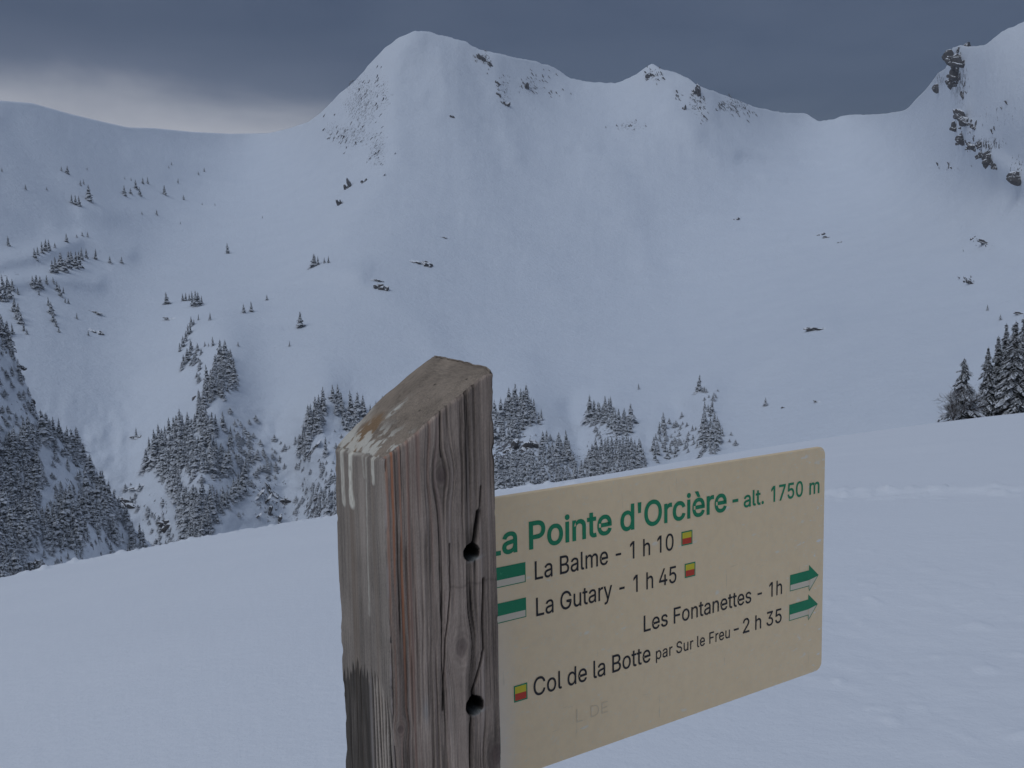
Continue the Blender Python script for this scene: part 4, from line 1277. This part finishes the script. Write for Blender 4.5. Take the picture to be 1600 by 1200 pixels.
I_GREEN = ink('green_ink', (.006, .205, .088, 1)); I_BLACK = ink('black_ink', (.016, .014, .016, 1))
I_YEL = ink('yellow_ink', (.62, .50, .03, 1)); I_RED = ink('red_ink', (.52, .045, .02, 1)); I_GHOST = ink('faded_ink', (.66, .53, .355, 1))
LIFT = .0004


GLYPHS = {"'":[206,[78,318,70,509,136,509,128,318]],'-':[453,[337,244,337,188,114,188,114,244]],'.':[188,[95,-4,83,-3,73,1,63,9,55,18,51,29,50,41,51,53,55,64,63,73,73,81,83,85,95,87,107,85,118,81,128,73,135,64,140,53,141,41,140,29,135,18,128,9,118,1,107,-3]],'0':[453,[227,-7,191,-3,158,7,130,24,105,48,85,77,69,113,61,138,55,164,51,192,49,222,48,254,49,286,51,316,55,344,61,370,69,395,85,431,106,461,130,484,159,502,191,512,227,516,262,512,295,502,323,484,348,461,368,431,384,395,392,370,398,344,402,316,404,286,405,254,404,222,402,192,398,164,392,138,384,113,368,77,348,48,323,24,295,7,263,-3],[227,50,250,52,271,60,290,74,306,92,320,116,330,144,338,176,342,213,344,254,342,295,338,332,330,365,320,393,306,416,290,435,271,449,250,457,227,460,203,457,182,449,163,435,147,416,134,393,123,365,115,332,111,295,109,254,111,213,115,176,123,144,134,116,147,92,163,74,182,60,203,52]],'1':[430,[276,509,276,0,212,0,212,440,96,358,96,427,198,509]],'2':[453,[64,0,64,47,234,229,282,282,294,298,303,312,311,327,316,341,319,356,320,371,319,389,315,405,308,419,298,431,287,441,273,449,258,455,241,458,224,460,205,458,188,454,172,447,159,438,148,427,139,413,132,398,128,381,127,362,66,362,68,391,75,418,86,442,102,464,121,482,143,496,168,507,196,513,225,516,254,513,281,507,306,497,328,482,346,465,361,445,372,423,379,398,381,372,380,354,377,336,371,318,363,299,351,280,336,259,267,180,153,60,389,57,389,0]],'3':[453,[218,-7,188,-5,159,1,133,10,108,22,88,38,70,57,57,79,48,104,44,132,109,132,112,115,118,100,126,87,137,76,150,66,165,59,182,54,200,51,219,50,239,51,258,55,275,61,291,69,304,80,315,93,323,108,328,125,329,145,328,163,323,180,316,196,306,211,292,223,275,234,254,241,229,246,201,248,157,248,157,299,288,448,70,452,70,509,372,509,372,461,211,278,211,289,247,290,279,286,308,276,333,262,354,244,371,222,383,198,391,173,393,145,390,116,383,90,370,66,354,45,333,27,309,12,281,2,251,-5]],'4':[453,[40,105,40,158,247,509,311,509,109,166,413,163,413,105],[282,0,282,121,282,146,282,318,343,318,343,0]],'5':[453,[221,-7,192,-5,165,1,140,11,118,25,99,41,83,60,71,82,63,105,60,130,122,130,125,115,130,102,138,89,148,78,160,68,173,60,188,54,204,51,221,50,241,51,259,56,276,64,291,75,304,89,314,104,322,122,326,141,328,162,326,183,321,203,314,221,303,237,290,251,275,262,257,270,238,275,218,277,201,276,184,273,167,268,152,262,139,255,128,246,67,253,96,509,366,509,366,452,151,452,134,301,148,311,162,318,178,325,194,330,212,333,229,334,252,332,274,328,294,321,313,311,330,299,345,285,358,269,370,251,379,231,386,210,390,187,391,163,388,132,381,102,369,76,352,52,332,32,309,15,282,3,253,-4]],'7':[453,[97,0,323,452,62,452,62,509,391,509,391,449,165,0]],'B':[456,[60,0,60,509,241,509,274,507,304,501,329,491,350,477,367,461,381,442,390,421,396,398,398,374,397,353,393,336,387,320,378,307,368,295,356,286,343,278,329,272,315,267,331,260,347,254,363,245,378,234,391,220,402,203,411,184,416,161,418,136,416,111,410,88,400,67,386,48,368,31,344,18,317,8,284,2,247,0],[125,57,245,57,281,60,309,67,330,80,344,96,353,115,355,137,354,153,350,169,342,184,333,197,320,209,306,218,289,225,269,229,248,231,125,231],[125,285,238,285,256,287,273,290,288,296,302,304,314,314,323,326,330,340,335,355,336,372,333,393,326,412,313,429,294,442,270,449,240,452,125,452]],'C':[510,[267,-7,242,-6,217,-2,194,5,171,13,150,25,131,39,113,55,97,73,82,93,70,115,59,140,51,166,45,193,41,223,40,254,41,285,45,315,51,343,59,369,70,393,82,415,97,436,113,454,131,470,150,484,171,495,194,504,217,510,242,514,267,516,293,514,317,511,340,504,362,496,383,485,402,471,419,456,435,438,448,418,459,397,467,373,473,348,408,348,404,365,397,380,389,395,380,407,369,418,357,428,344,437,330,444,315,449,300,453,284,455,267,456,237,453,209,445,184,432,161,414,141,391,125,364,113,332,106,295,103,254,106,213,113,177,125,145,141,117,161,94,184,76,210,63,237,56,267,53,284,54,300,56,315,60,330,65,344,72,357,81,369,90,380,102,389,114,397,128,404,144,408,160,473,160,467,135,459,112,448,91,435,71,420,53,402,38,383,24,363,13,341,5,317,-2,293,-6]],'D':[502,[219,0,96,0,96,57,215,57,254,60,288,68,318,81,343,99,363,122,379,149,390,181,397,216,399,255,397,294,390,329,379,361,364,388,344,410,320,428,291,441,258,449,221,452,93,452,93,509,225,509,254,507,281,504,307,498,331,489,353,478,385,455,412,426,433,391,444,367,451,342,457,315,460,286,462,255,460,224,457,195,451,168,443,142,433,119,421,97,406,77,390,60,371,44,351,31,328,20,303,11,277,5,249,1],[125,509,125,0,60,0,60,509]],'E':[419,[60,0,60,509,372,509,372,452,125,452,125,286,355,286,355,229,125,229,125,57,375,57,375,0]],'F':[410,[60,0,60,509,369,509,369,452,125,452,125,278,346,278,346,221,125,221,125,0]],'G':[520,[269,-7,242,-6,217,-2,193,5,171,14,149,25,130,39,112,55,96,73,82,93,69,116,59,140,51,166,45,194,41,223,40,254,41,285,45,315,51,343,59,369,69,393,82,415,96,436,112,454,129,470,149,484,170,495,192,504,215,510,239,514,265,516,291,514,316,510,340,504,363,494,384,483,403,469,421,453,436,436,449,416,460,395,468,373,474,349,408,349,402,365,395,379,387,393,378,406,368,417,356,427,344,436,330,443,315,448,300,453,283,455,265,456,236,453,209,445,183,432,160,414,141,392,125,364,113,332,106,295,103,254,106,213,113,177,125,145,141,117,161,95,184,76,210,63,238,56,269,53,296,55,322,61,345,71,365,85,382,102,396,123,407,147,413,173,415,202,434,199,283,199,283,256,478,256,478,200,475,160,466,124,451,91,431,62,406,38,377,19,344,5,308,-4]],'L':[393,[60,0,60,509,125,509,125,57,361,57,361,0]],'O':[533,[267,-7,241,-6,217,-2,194,5,171,13,150,25,131,39,113,55,97,73,82,93,70,115,59,140,51,166,45,193,41,223,40,254,41,285,45,315,51,343,59,369,70,393,82,415,97,436,113,454,131,470,150,484,171,495,194,504,217,510,241,514,267,516,293,514,317,510,340,504,363,495,384,484,403,470,421,454,437,436,451,415,464,393,474,369,482,343,488,315,492,285,493,254,492,223,488,193,482,166,474,140,464,115,451,93,437,73,421,55,403,39,384,25,363,13,340,5,317,-2,293,-6],[267,53,296,55,324,63,349,76,372,94,392,116,408,144,420,176,428,213,430,254,428,295,420,332,408,365,392,392,372,415,349,433,324,446,296,453,267,456,237,453,210,445,184,433,161,415,142,392,125,364,113,332,106,295,103,254,106,213,113,176,125,144,142,117,161,94,184,76,210,63,237,55]],'P':[445,[60,0,60,509,235,509,272,506,305,499,332,487,356,471,375,452,390,430,400,404,407,377,409,348,407,318,400,291,390,265,375,243,356,223,332,207,305,195,272,188,235,186,125,186,125,0],[125,242,233,242,257,244,279,248,297,256,312,266,324,279,333,294,339,310,343,328,344,348,343,367,339,385,333,402,324,416,312,428,297,439,279,446,257,451,232,452,125,452]],'S':[447,[224,-9,188,-7,156,-1,128,9,102,23,81,40,64,60,51,83,42,109,38,137,104,137,108,118,114,102,123,88,136,76,150,66,166,59,185,53,204,50,224,49,246,50,267,54,286,60,303,69,317,79,329,92,338,106,344,122,346,139,344,154,340,168,332,179,322,189,310,197,296,205,245,222,184,239,145,253,112,269,86,289,67,313,56,341,52,372,54,400,62,425,75,448,92,468,113,484,138,498,165,508,195,514,227,516,259,514,289,508,316,498,340,484,360,468,377,449,390,427,398,403,401,378,337,378,332,402,320,421,302,437,280,449,254,456,225,459,204,457,185,454,167,448,152,440,139,430,129,418,121,405,117,391,115,376,117,359,122,345,131,334,142,324,155,315,169,308,212,293,264,279,312,264,328,256,344,248,359,238,372,226,384,213,395,198,402,180,407,161,408,139,406,112,399,87,386,64,370,43,349,25,323,11,294,0,261,-7]],'a':[389,[160,-9,137,-7,115,-3,94,5,76,15,60,29,48,45,38,63,32,84,30,108,32,128,36,146,43,161,53,174,64,184,78,193,92,200,108,206,125,211,178,220,234,227,247,229,257,231,265,235,271,240,276,255,275,272,272,285,267,297,260,307,251,315,240,322,227,327,212,330,196,331,178,330,163,327,149,322,137,316,127,309,118,301,110,292,104,283,100,274,41,291,51,313,64,331,79,346,95,358,114,368,133,375,153,380,173,383,194,384,239,379,255,375,271,369,286,360,300,350,312,336,322,320,330,301,335,278,337,251,337,0,277,0,277,52,252,25,242,16,229,8,215,1,199,-4,181,-7],[170,45,192,47,211,51,228,59,242,68,254,80,263,93,270,108,274,122,276,138,276,190,259,182,231,176,200,171,175,168,134,159,122,153,112,147,103,139,97,130,93,118,92,105,93,93,96,82,102,72,109,64,119,57,130,52,142,48,156,46]],'c':[396,[207,-8,174,-5,144,3,117,16,93,35,72,58,56,85,44,116,37,150,34,187,37,225,44,260,56,291,72,318,93,341,117,360,144,374,174,382,207,384,226,384,243,381,260,377,276,371,291,364,305,356,318,346,330,335,340,322,349,308,356,293,362,277,303,262,290,289,270,311,242,325,207,330,184,328,163,321,145,310,130,296,118,278,108,258,102,236,98,212,96,187,98,163,102,139,108,117,118,97,130,80,145,66,163,55,184,49,207,46,243,52,271,66,292,89,304,117,363,102,357,86,350,70,341,56,331,43,319,32,306,21,292,12,277,5,261,-1,244,-5,226,-7]],'d':[424,[195,-8,165,-6,137,3,111,16,89,34,70,57,55,84,43,116,36,151,34,189,36,227,43,261,55,293,70,320,89,342,112,361,137,374,165,382,196,384,218,383,237,379,253,373,267,364,278,355,287,346,306,319,311,509,372,509,372,0,313,0,313,59,287,31,277,21,266,12,252,4,236,-3,217,-7],[205,47,226,49,246,55,263,65,278,78,290,95,299,115,306,138,310,162,312,189,310,216,306,241,300,263,290,282,278,299,263,312,246,322,227,328,205,330,182,328,162,322,145,311,130,298,118,281,108,261,102,239,98,215,96,189,98,163,102,139,109,117,118,97,130,80,145,66,162,55,182,49]],'e':[404,[212,-8,177,-5,145,3,117,16,92,35,72,58,56,85,44,116,37,150,34,187,36,224,44,258,55,290,71,317,91,340,115,359,142,373,172,382,205,384,226,383,246,380,266,374,285,366,303,355,319,341,334,324,347,305,357,282,365,256,370,227,371,194,371,169,75,169,75,221,338,221,310,202,308,226,304,248,298,269,288,286,277,301,263,314,246,323,227,328,205,330,183,328,164,323,146,313,131,301,119,286,109,270,102,251,97,231,96,211,96,178,98,151,102,127,110,106,121,88,135,73,151,61,169,53,190,48,212,46,227,47,241,49,254,53,265,58,276,65,285,73,294,82,300,93,306,105,365,91,358,72,348,55,335,39,320,26,302,14,283,4,261,-3,237,-7]],'h':[410,[114,227,114,0,53,0,53,509,114,509,114,287,102,287,116,319,132,344,152,362,175,374,200,382,227,384,252,383,275,377,295,369,313,356,328,340,341,321,350,298,355,271,357,240,357,0,296,0,296,235,293,263,286,286,273,304,256,318,235,326,210,329,192,328,176,324,161,317,147,308,136,297,126,283,119,266,115,248]],'i':[167,[53,0,53,379,114,379,114,0],[84,443,73,444,63,448,54,455,47,463,43,472,41,483,43,494,47,504,54,512,63,518,73,522,84,524,95,522,105,518,114,512,121,504,125,494,126,483,125,472,121,463,114,455,105,448,95,444]],'l':[189,[139,-2,112,0,91,8,74,20,62,37,55,59,53,84,53,509,114,509,114,99,114,83,117,71,120,62,126,57,135,53,146,52,160,53,170,54,181,3,162,-1]],'m':[610,[53,0,53,379,112,379,112,295,114,314,122,331,132,346,144,358,158,368,172,376,187,382,203,385,219,386,245,383,268,375,287,361,303,342,314,320,321,295,312,295,318,312,326,329,337,343,350,356,364,366,381,375,398,381,417,385,437,386,458,385,478,380,497,372,514,361,529,346,541,328,550,307,555,283,557,255,557,0,496,0,496,254,493,279,485,298,473,313,456,323,438,329,419,330,402,329,387,326,374,320,363,312,353,302,345,290,340,277,336,263,335,247,335,0,274,0,274,260,272,280,265,297,253,311,238,322,220,328,199,330,185,329,171,326,158,320,145,312,135,302,126,289,119,274,115,257,114,238,114,0]],'n':[410,[114,227,114,0,53,0,53,379,112,379,112,287,102,287,116,319,132,344,152,362,175,374,200,382,227,384,252,383,275,377,295,369,313,356,328,340,341,321,350,298,355,271,357,240,357,0,296,0,296,235,293,263,286,286,273,304,256,318,235,326,210,329,192,328,176,324,161,317,147,308,136,297,126,283,119,266,115,248]],'o':[415,[207,-8,174,-5,144,3,117,16,93,35,72,58,56,85,44,116,37,150,34,187,37,225,44,260,56,291,72,318,93,341,117,360,144,374,174,382,207,384,241,382,271,374,299,360,323,341,343,318,359,291,371,260,379,225,381,187,379,150,371,116,359,85,343,58,323,35,299,16,271,3,241,-5],[207,46,231,49,252,55,270,66,285,80,298,97,307,117,314,139,318,163,319,187,318,212,314,236,307,258,298,278,285,296,270,310,252,321,231,328,207,330,184,328,163,321,145,310,130,296,118,278,108,258,102,236,98,212,96,187,98,163,102,139,108,117,118,97,130,80,145,66,163,55,184,49]],'p':[424,[53,-143,53,379,112,379,112,319,137,346,147,355,158,364,171,373,188,379,207,383,229,384,259,382,287,374,313,361,335,342,354,320,370,293,381,261,388,227,390,189,388,151,381,116,370,84,355,57,336,34,313,16,288,3,260,-6,229,-8,208,-7,189,-3,173,4,159,12,147,21,138,31,118,59,114,-143],[220,47,242,49,262,55,279,66,294,80,306,97,316,117,323,139,327,163,328,189,327,215,323,239,316,261,307,281,295,298,280,311,262,322,243,328,220,330,198,328,178,322,161,312,147,299,134,282,125,263,118,241,114,216,113,189,114,162,118,138,125,115,135,95,147,78,162,65,179,55,198,49]],'r':[259,[53,0,53,379,112,379,112,321,124,339,137,354,152,367,171,377,191,383,213,385,229,384,243,384,243,322,230,324,207,326,190,324,174,321,159,315,146,306,135,296,126,284,119,269,115,254,114,237,114,0]],'s':[365,[182,-8,157,-7,133,-3,112,3,93,12,76,24,62,38,50,54,41,73,36,94,94,107,101,87,111,72,124,60,141,52,160,47,181,45,206,47,227,53,244,62,258,74,265,88,268,103,266,115,262,126,254,136,243,144,229,150,212,155,149,170,118,180,92,192,72,208,58,227,50,249,47,274,49,295,55,314,65,332,79,347,95,360,115,370,137,378,161,383,187,384,212,383,234,379,254,372,271,363,286,352,299,339,309,324,318,308,324,290,268,277,262,291,254,304,243,316,228,325,210,331,187,333,166,331,147,326,131,317,119,305,111,292,109,277,110,264,115,253,124,243,136,235,152,229,172,223,229,209,261,200,287,187,306,171,320,153,328,131,331,107,329,85,323,65,312,47,298,31,281,18,260,6,236,-2,210,-7]],'t':[227,[204,379,204,327,6,327,6,379],[65,471,126,471,126,98,127,83,130,70,136,61,144,55,156,51,170,50,185,51,202,54,213,2,192,-3,168,-4,138,-1,113,7,92,21,77,41,68,64,65,93]],'u':[410,[182,-5,158,-3,135,2,115,11,97,23,82,39,69,59,60,82,54,109,53,139,53,379,114,379,114,144,116,117,124,94,137,75,154,61,175,53,200,50,218,51,234,55,249,62,263,71,274,83,283,97,290,113,295,132,296,153,296,379,357,379,357,0,298,0,298,92,307,92,294,60,277,35,257,17,234,5,209,-3]],'y':[389,[47,-139,61,-86,71,-87,83,-89,94,-90,104,-89,113,-86,122,-81,130,-74,138,-64,145,-51,151,-36,163,-1,17,379,84,379,165,155,187,87,206,21,184,21,202,87,224,155,305,379,371,379,204,-58,196,-77,187,-93,177,-107,165,-119,153,-128,139,-136,125,-141,109,-144,91,-145,65,-143]],'è':[404,[212,-8,177,-5,145,3,117,16,92,35,72,58,56,85,44,116,37,150,34,187,36,224,44,258,55,290,71,317,91,340,115,359,142,373,172,382,205,384,226,383,246,380,266,374,285,366,303,355,319,341,334,324,347,305,357,282,365,256,370,227,371,194,371,169,75,169,75,221,338,221,310,202,308,226,304,248,298,269,288,286,277,301,263,314,246,323,227,328,205,330,183,328,164,323,146,313,131,301,119,286,109,270,102,251,97,231,96,211,96,178,98,151,102,127,110,106,121,88,135,73,151,61,169,53,190,48,212,46,227,47,241,49,254,53,265,58,276,65,285,73,294,82,300,93,306,105,365,91,358,72,348,55,335,39,320,26,302,14,283,4,261,-3,237,-7],[180,429,114,529,182,529,230,429]],' ':[188]}


def area(p): return sum(p[i] * p[(i + 3) % len(p)] - p[(i + 2) % len(p)] * p[i + 1] for i in range(0, len(p), 2)) / 2


def fill(contours, bold):
    cu = bpy.data.curves.new('t', 'CURVE'); cu.dimensions = '2D'; cu.fill_mode = 'FRONT'; cu.offset = bold
    for c in contours:
        sp = cu.splines.new('POLY'); sp.points.add(len(c) // 2 - 1); sp.use_cyclic_u = True
        for i in range(0, len(c), 2): sp.points[i // 2].co = (c[i] / 1000, c[i + 1] / 1000, 0, 1)
    o = bpy.data.objects.new('t', cu); COL.objects.link(o)
    dg = bpy.context.evaluated_depsgraph_get(); dg.update()
    ev = o.evaluated_get(dg); tm = ev.to_mesh()
    vs = np.array([v.co[:] for v in tm.vertices]); fs = [tuple(p.vertices) for p in tm.polygons]
    ev.to_mesh_clear(); bpy.data.objects.remove(o); bpy.data.curves.remove(cu)
    return vs, fs


def text(body, u0, u1, base, cap, m, name, bold=0.0, extra=1.0):
    """lettering fitted between u0 and u1 with its baseline `base` below the top edge"""
    layers = [[], []]; x = 0
    for ch in body:
        g = GLYPHS[ch]
        big = max([abs(area(c)) for c in g[1:]] + [0]); sg = 0
        for c in g[1:]:
            if abs(area(c)) == big: sg = 1 if area(c) > 0 else -1
        k = 0
        for c in g[1:]:
            sh = [v + (x if i % 2 == 0 else 0) for i, v in enumerate(c)]
            if area(c) * sg > 0:                         # an outer contour
                layers[k].append(sh); k = min(k + 1, 1)
            else:
                layers[holes_layer(g, c)].append(sh)
        x += g[0] * extra
    vs, fs = [], []; off = 0
    for li, L in enumerate(layers):
        if not L: continue
        v, f = fill(L, bold)
        if not len(v): continue
        vs.append(v + np.array([0, 0, li * .1])); fs += [tuple(i + off for i in t) for t in f]; off += len(v)
    vs = np.vstack(vs)
    x0, x1 = vs[:, 0].min(), vs[:, 0].max()
    uu_ = u0 + (vs[:, 0] - x0) / (x1 - x0) * (u1 - u0)
    zz_ = Zb - base + (vs[:, 1] + bold) / (.509 + 2 * bold) * cap
    yy_ = BY - LIFT - vs[:, 2] * .001
    return link(name, mesh(name, np.stack([uu_, yy_, zz_], -1), fs, m), panel)


def holes_layer(g, hole):
    """which outer contour of the glyph surrounds this hole"""
    hx = sum(hole[0::2]) / (len(hole) // 2); hy = sum(hole[1::2]) / (len(hole) // 2)
    k = 0
    for c in g[1:]:
        if c is hole or area(c) * area(hole) > 0: continue
        if inside(hx, hy, [(c[i], c[i + 1]) for i in range(0, len(c), 2)]): return min(k, 1)
        k += 1
    return 0


def shape(polys, m, name, lift=LIFT, parent=None):
    vs, fs = [], []
    for p in polys:
        b0 = len(vs); vs += [(u, BY - lift, Zb + z) for u, z in p]; fs.append(tuple(range(b0, b0 + len(p))))
    return link(name, mesh(name, vs, fs, m), parent or panel)


text('La', .1835, .2278, .0708, .0350, I_GREEN, 'title_lettering', .015)
text("Pointe d'Orci\u00e8re", .2448, .5790, .0712, .0350, I_GREEN, 'title_lettering', .015)
text('-', .5905, .6020, .0712, .0300, I_GREEN, 'title_lettering', .012)
text('alt.', .6130, .6545, .0712, .0235, I_GREEN, 'title_lettering', .011)
text('1750', .6700, .7390, .0712, .0240, I_GREEN, 'title_lettering', .011)
text('m', .7535, .7765, .0712, .0240, I_GREEN, 'title_lettering', .011)
text('La Balme - 1 h 10', .2525, .4790, .1105, .0235, I_BLACK, 'place_lettering', .004)
text('La Gutary - 1 h 45', .2536, .4842, .1570, .0235, I_BLACK, 'place_lettering', .004)
text('Les Fontanettes - 1h', .4258, .6957, .2150, .0225, I_BLACK, 'place_lettering', .004)
text('Col de la Botte', .2480, .4375, .2588, .0238, I_BLACK, 'place_lettering', .004)
text('par Sur le Freu', .4472, .5870, .2588, .0165, I_BLACK, 'place_lettering', .004, 1.05)
text('-', .5950, .6050, .2588, .0225, I_BLACK, 'place_lettering', .002)
text('2 h 35', .6135, .6955, .2588, .0220, I_BLACK, 'place_lettering', .004)
text('L', .3130, .3230, .3110, .0180, I_GHOST, 'faded_lettering', -.008)
text('DE', .3360, .3640, .3100, .0150, I_GHOST, 'faded_lettering', -.012)


def rect(u0, u1, z0, z1): return [(u0, z0), (u1, z0), (u1, z1), (u0, z1)]


for (zt_, zm, zb_) in [(-.0853, -.1010, -.1103), (-.1297, -.1452, -.1543)]:
    shape([rect(.178, .2390, zm, zt_), rect(.178, .2390, zb_, zb_ + .0011), rect(.2378, .2390, zb_ + .0011, zm), rect(.178, .1792, zb_ + .0011, zm)], I_GREEN, 'green_bar')
for (u0, u1, zt_, zm, zb_, nm) in [(.4934, .5135, -.0880, -.0978, -.1077, 'trail_mark'), (.4995, .5192, -.1341, -.1440, -.1542, 'trail_mark'), (.2192, .2388, -.2380, -.2485, -.2590, 'trail_mark')]:
    e = .0017
    fm_ = shape([rect(u0, u1, zt_ - e, zt_), rect(u0, u1, zb_, zb_ + e), rect(u0, u0 + e, zb_ + e, zt_ - e), rect(u1 - e, u1, zb_ + e, zt_ - e)], I_GREEN, nm)
    shape([rect(u0 + e, u1 - e, zm, zt_ - e)], I_YEL, 'yellow_patch', LIFT, fm_)
    shape([rect(u0 + e, u1 - e, zb_ + e, zm)], I_RED, 'red_patch', LIFT, fm_)
for dz, du in ((0, 0), (-.0462, -.0008)):
    u0, um, u1 = .7130 + du, .7556 + du, .7775 + du
    zt_, zh, zc, zl, zs, zm = -.1893 + dz, -.1812 + dz, -.2005 + dz, -.2222 + dz, -.2146 + dz, -.2050 + dz
    e = .0011
    shape([[(u0, zm), (um, zm), (um, zt_), (u0, zt_)], [(um, zm), (u1 - .002, zm + .003), (u1, zc), (um, zh)],
           rect(u0, u0 + e, zs, zm), rect(u0 + e, um, zs, zs + e), rect(um, um + e, zl + .002, zs + e),
           [(um, zl), (um + e * 1.4, zl), (u1 + .0004, zc), (u1 - e, zc)]], I_GREEN, 'direction_arrow')
# white filling of bars and arrows is paler than the board
M_pale, h, b = mat('pale_print', .5, .35)
b.inputs['Base Color'].default_value = (.72, .62, .47, 1)
for (zm, zb_) in [(-.1010, -.1092), (-.1452, -.1532)]:
    shape([rect(.1792, .2378, zb_, zm)], M_pale, 'pale_bar')
for dz, du in ((0, 0), (-.0462, -.0008)):
    shape([rect(.7141 + du, .7556 + du, -.2135 + dz, -.2050 + dz), [(.7567 + du, -.2200 + dz), (.7760 + du, -.2035 + dz), (.7755 + du, -.2020 + dz), (.7567 + du, -.2050 + dz)]], M_pale, 'pale_arrow_half')

# bolts that hold the board, deep in the two holes
M_zinc, h, b = mat('dull_zinc', .5, .5)
b.inputs['Base Color'].default_value = (.16, .15, .14, 1); b.inputs['Metallic'].default_value = .8
for hx, hy in [(737, 863), (742, 1102)]:
    s_, z_ = fr(hx, hy)
    v = []
    for y_, r_ in ((.0315, .0), (.0315, .0055), (.040, .0055)):
        v += [(s_ + r_ * math.cos(i * math.pi / 3), y_, z_ + r_ * math.sin(i * math.pi / 3)) for i in range(6)]
    link('bolt', mesh('bolt', v, [(k * 6 + i, k * 6 + (i + 1) % 6, (k + 1) * 6 + (i + 1) % 6, (k + 1) * 6 + i) for k in range(2) for i in range(6)], M_zinc), root)
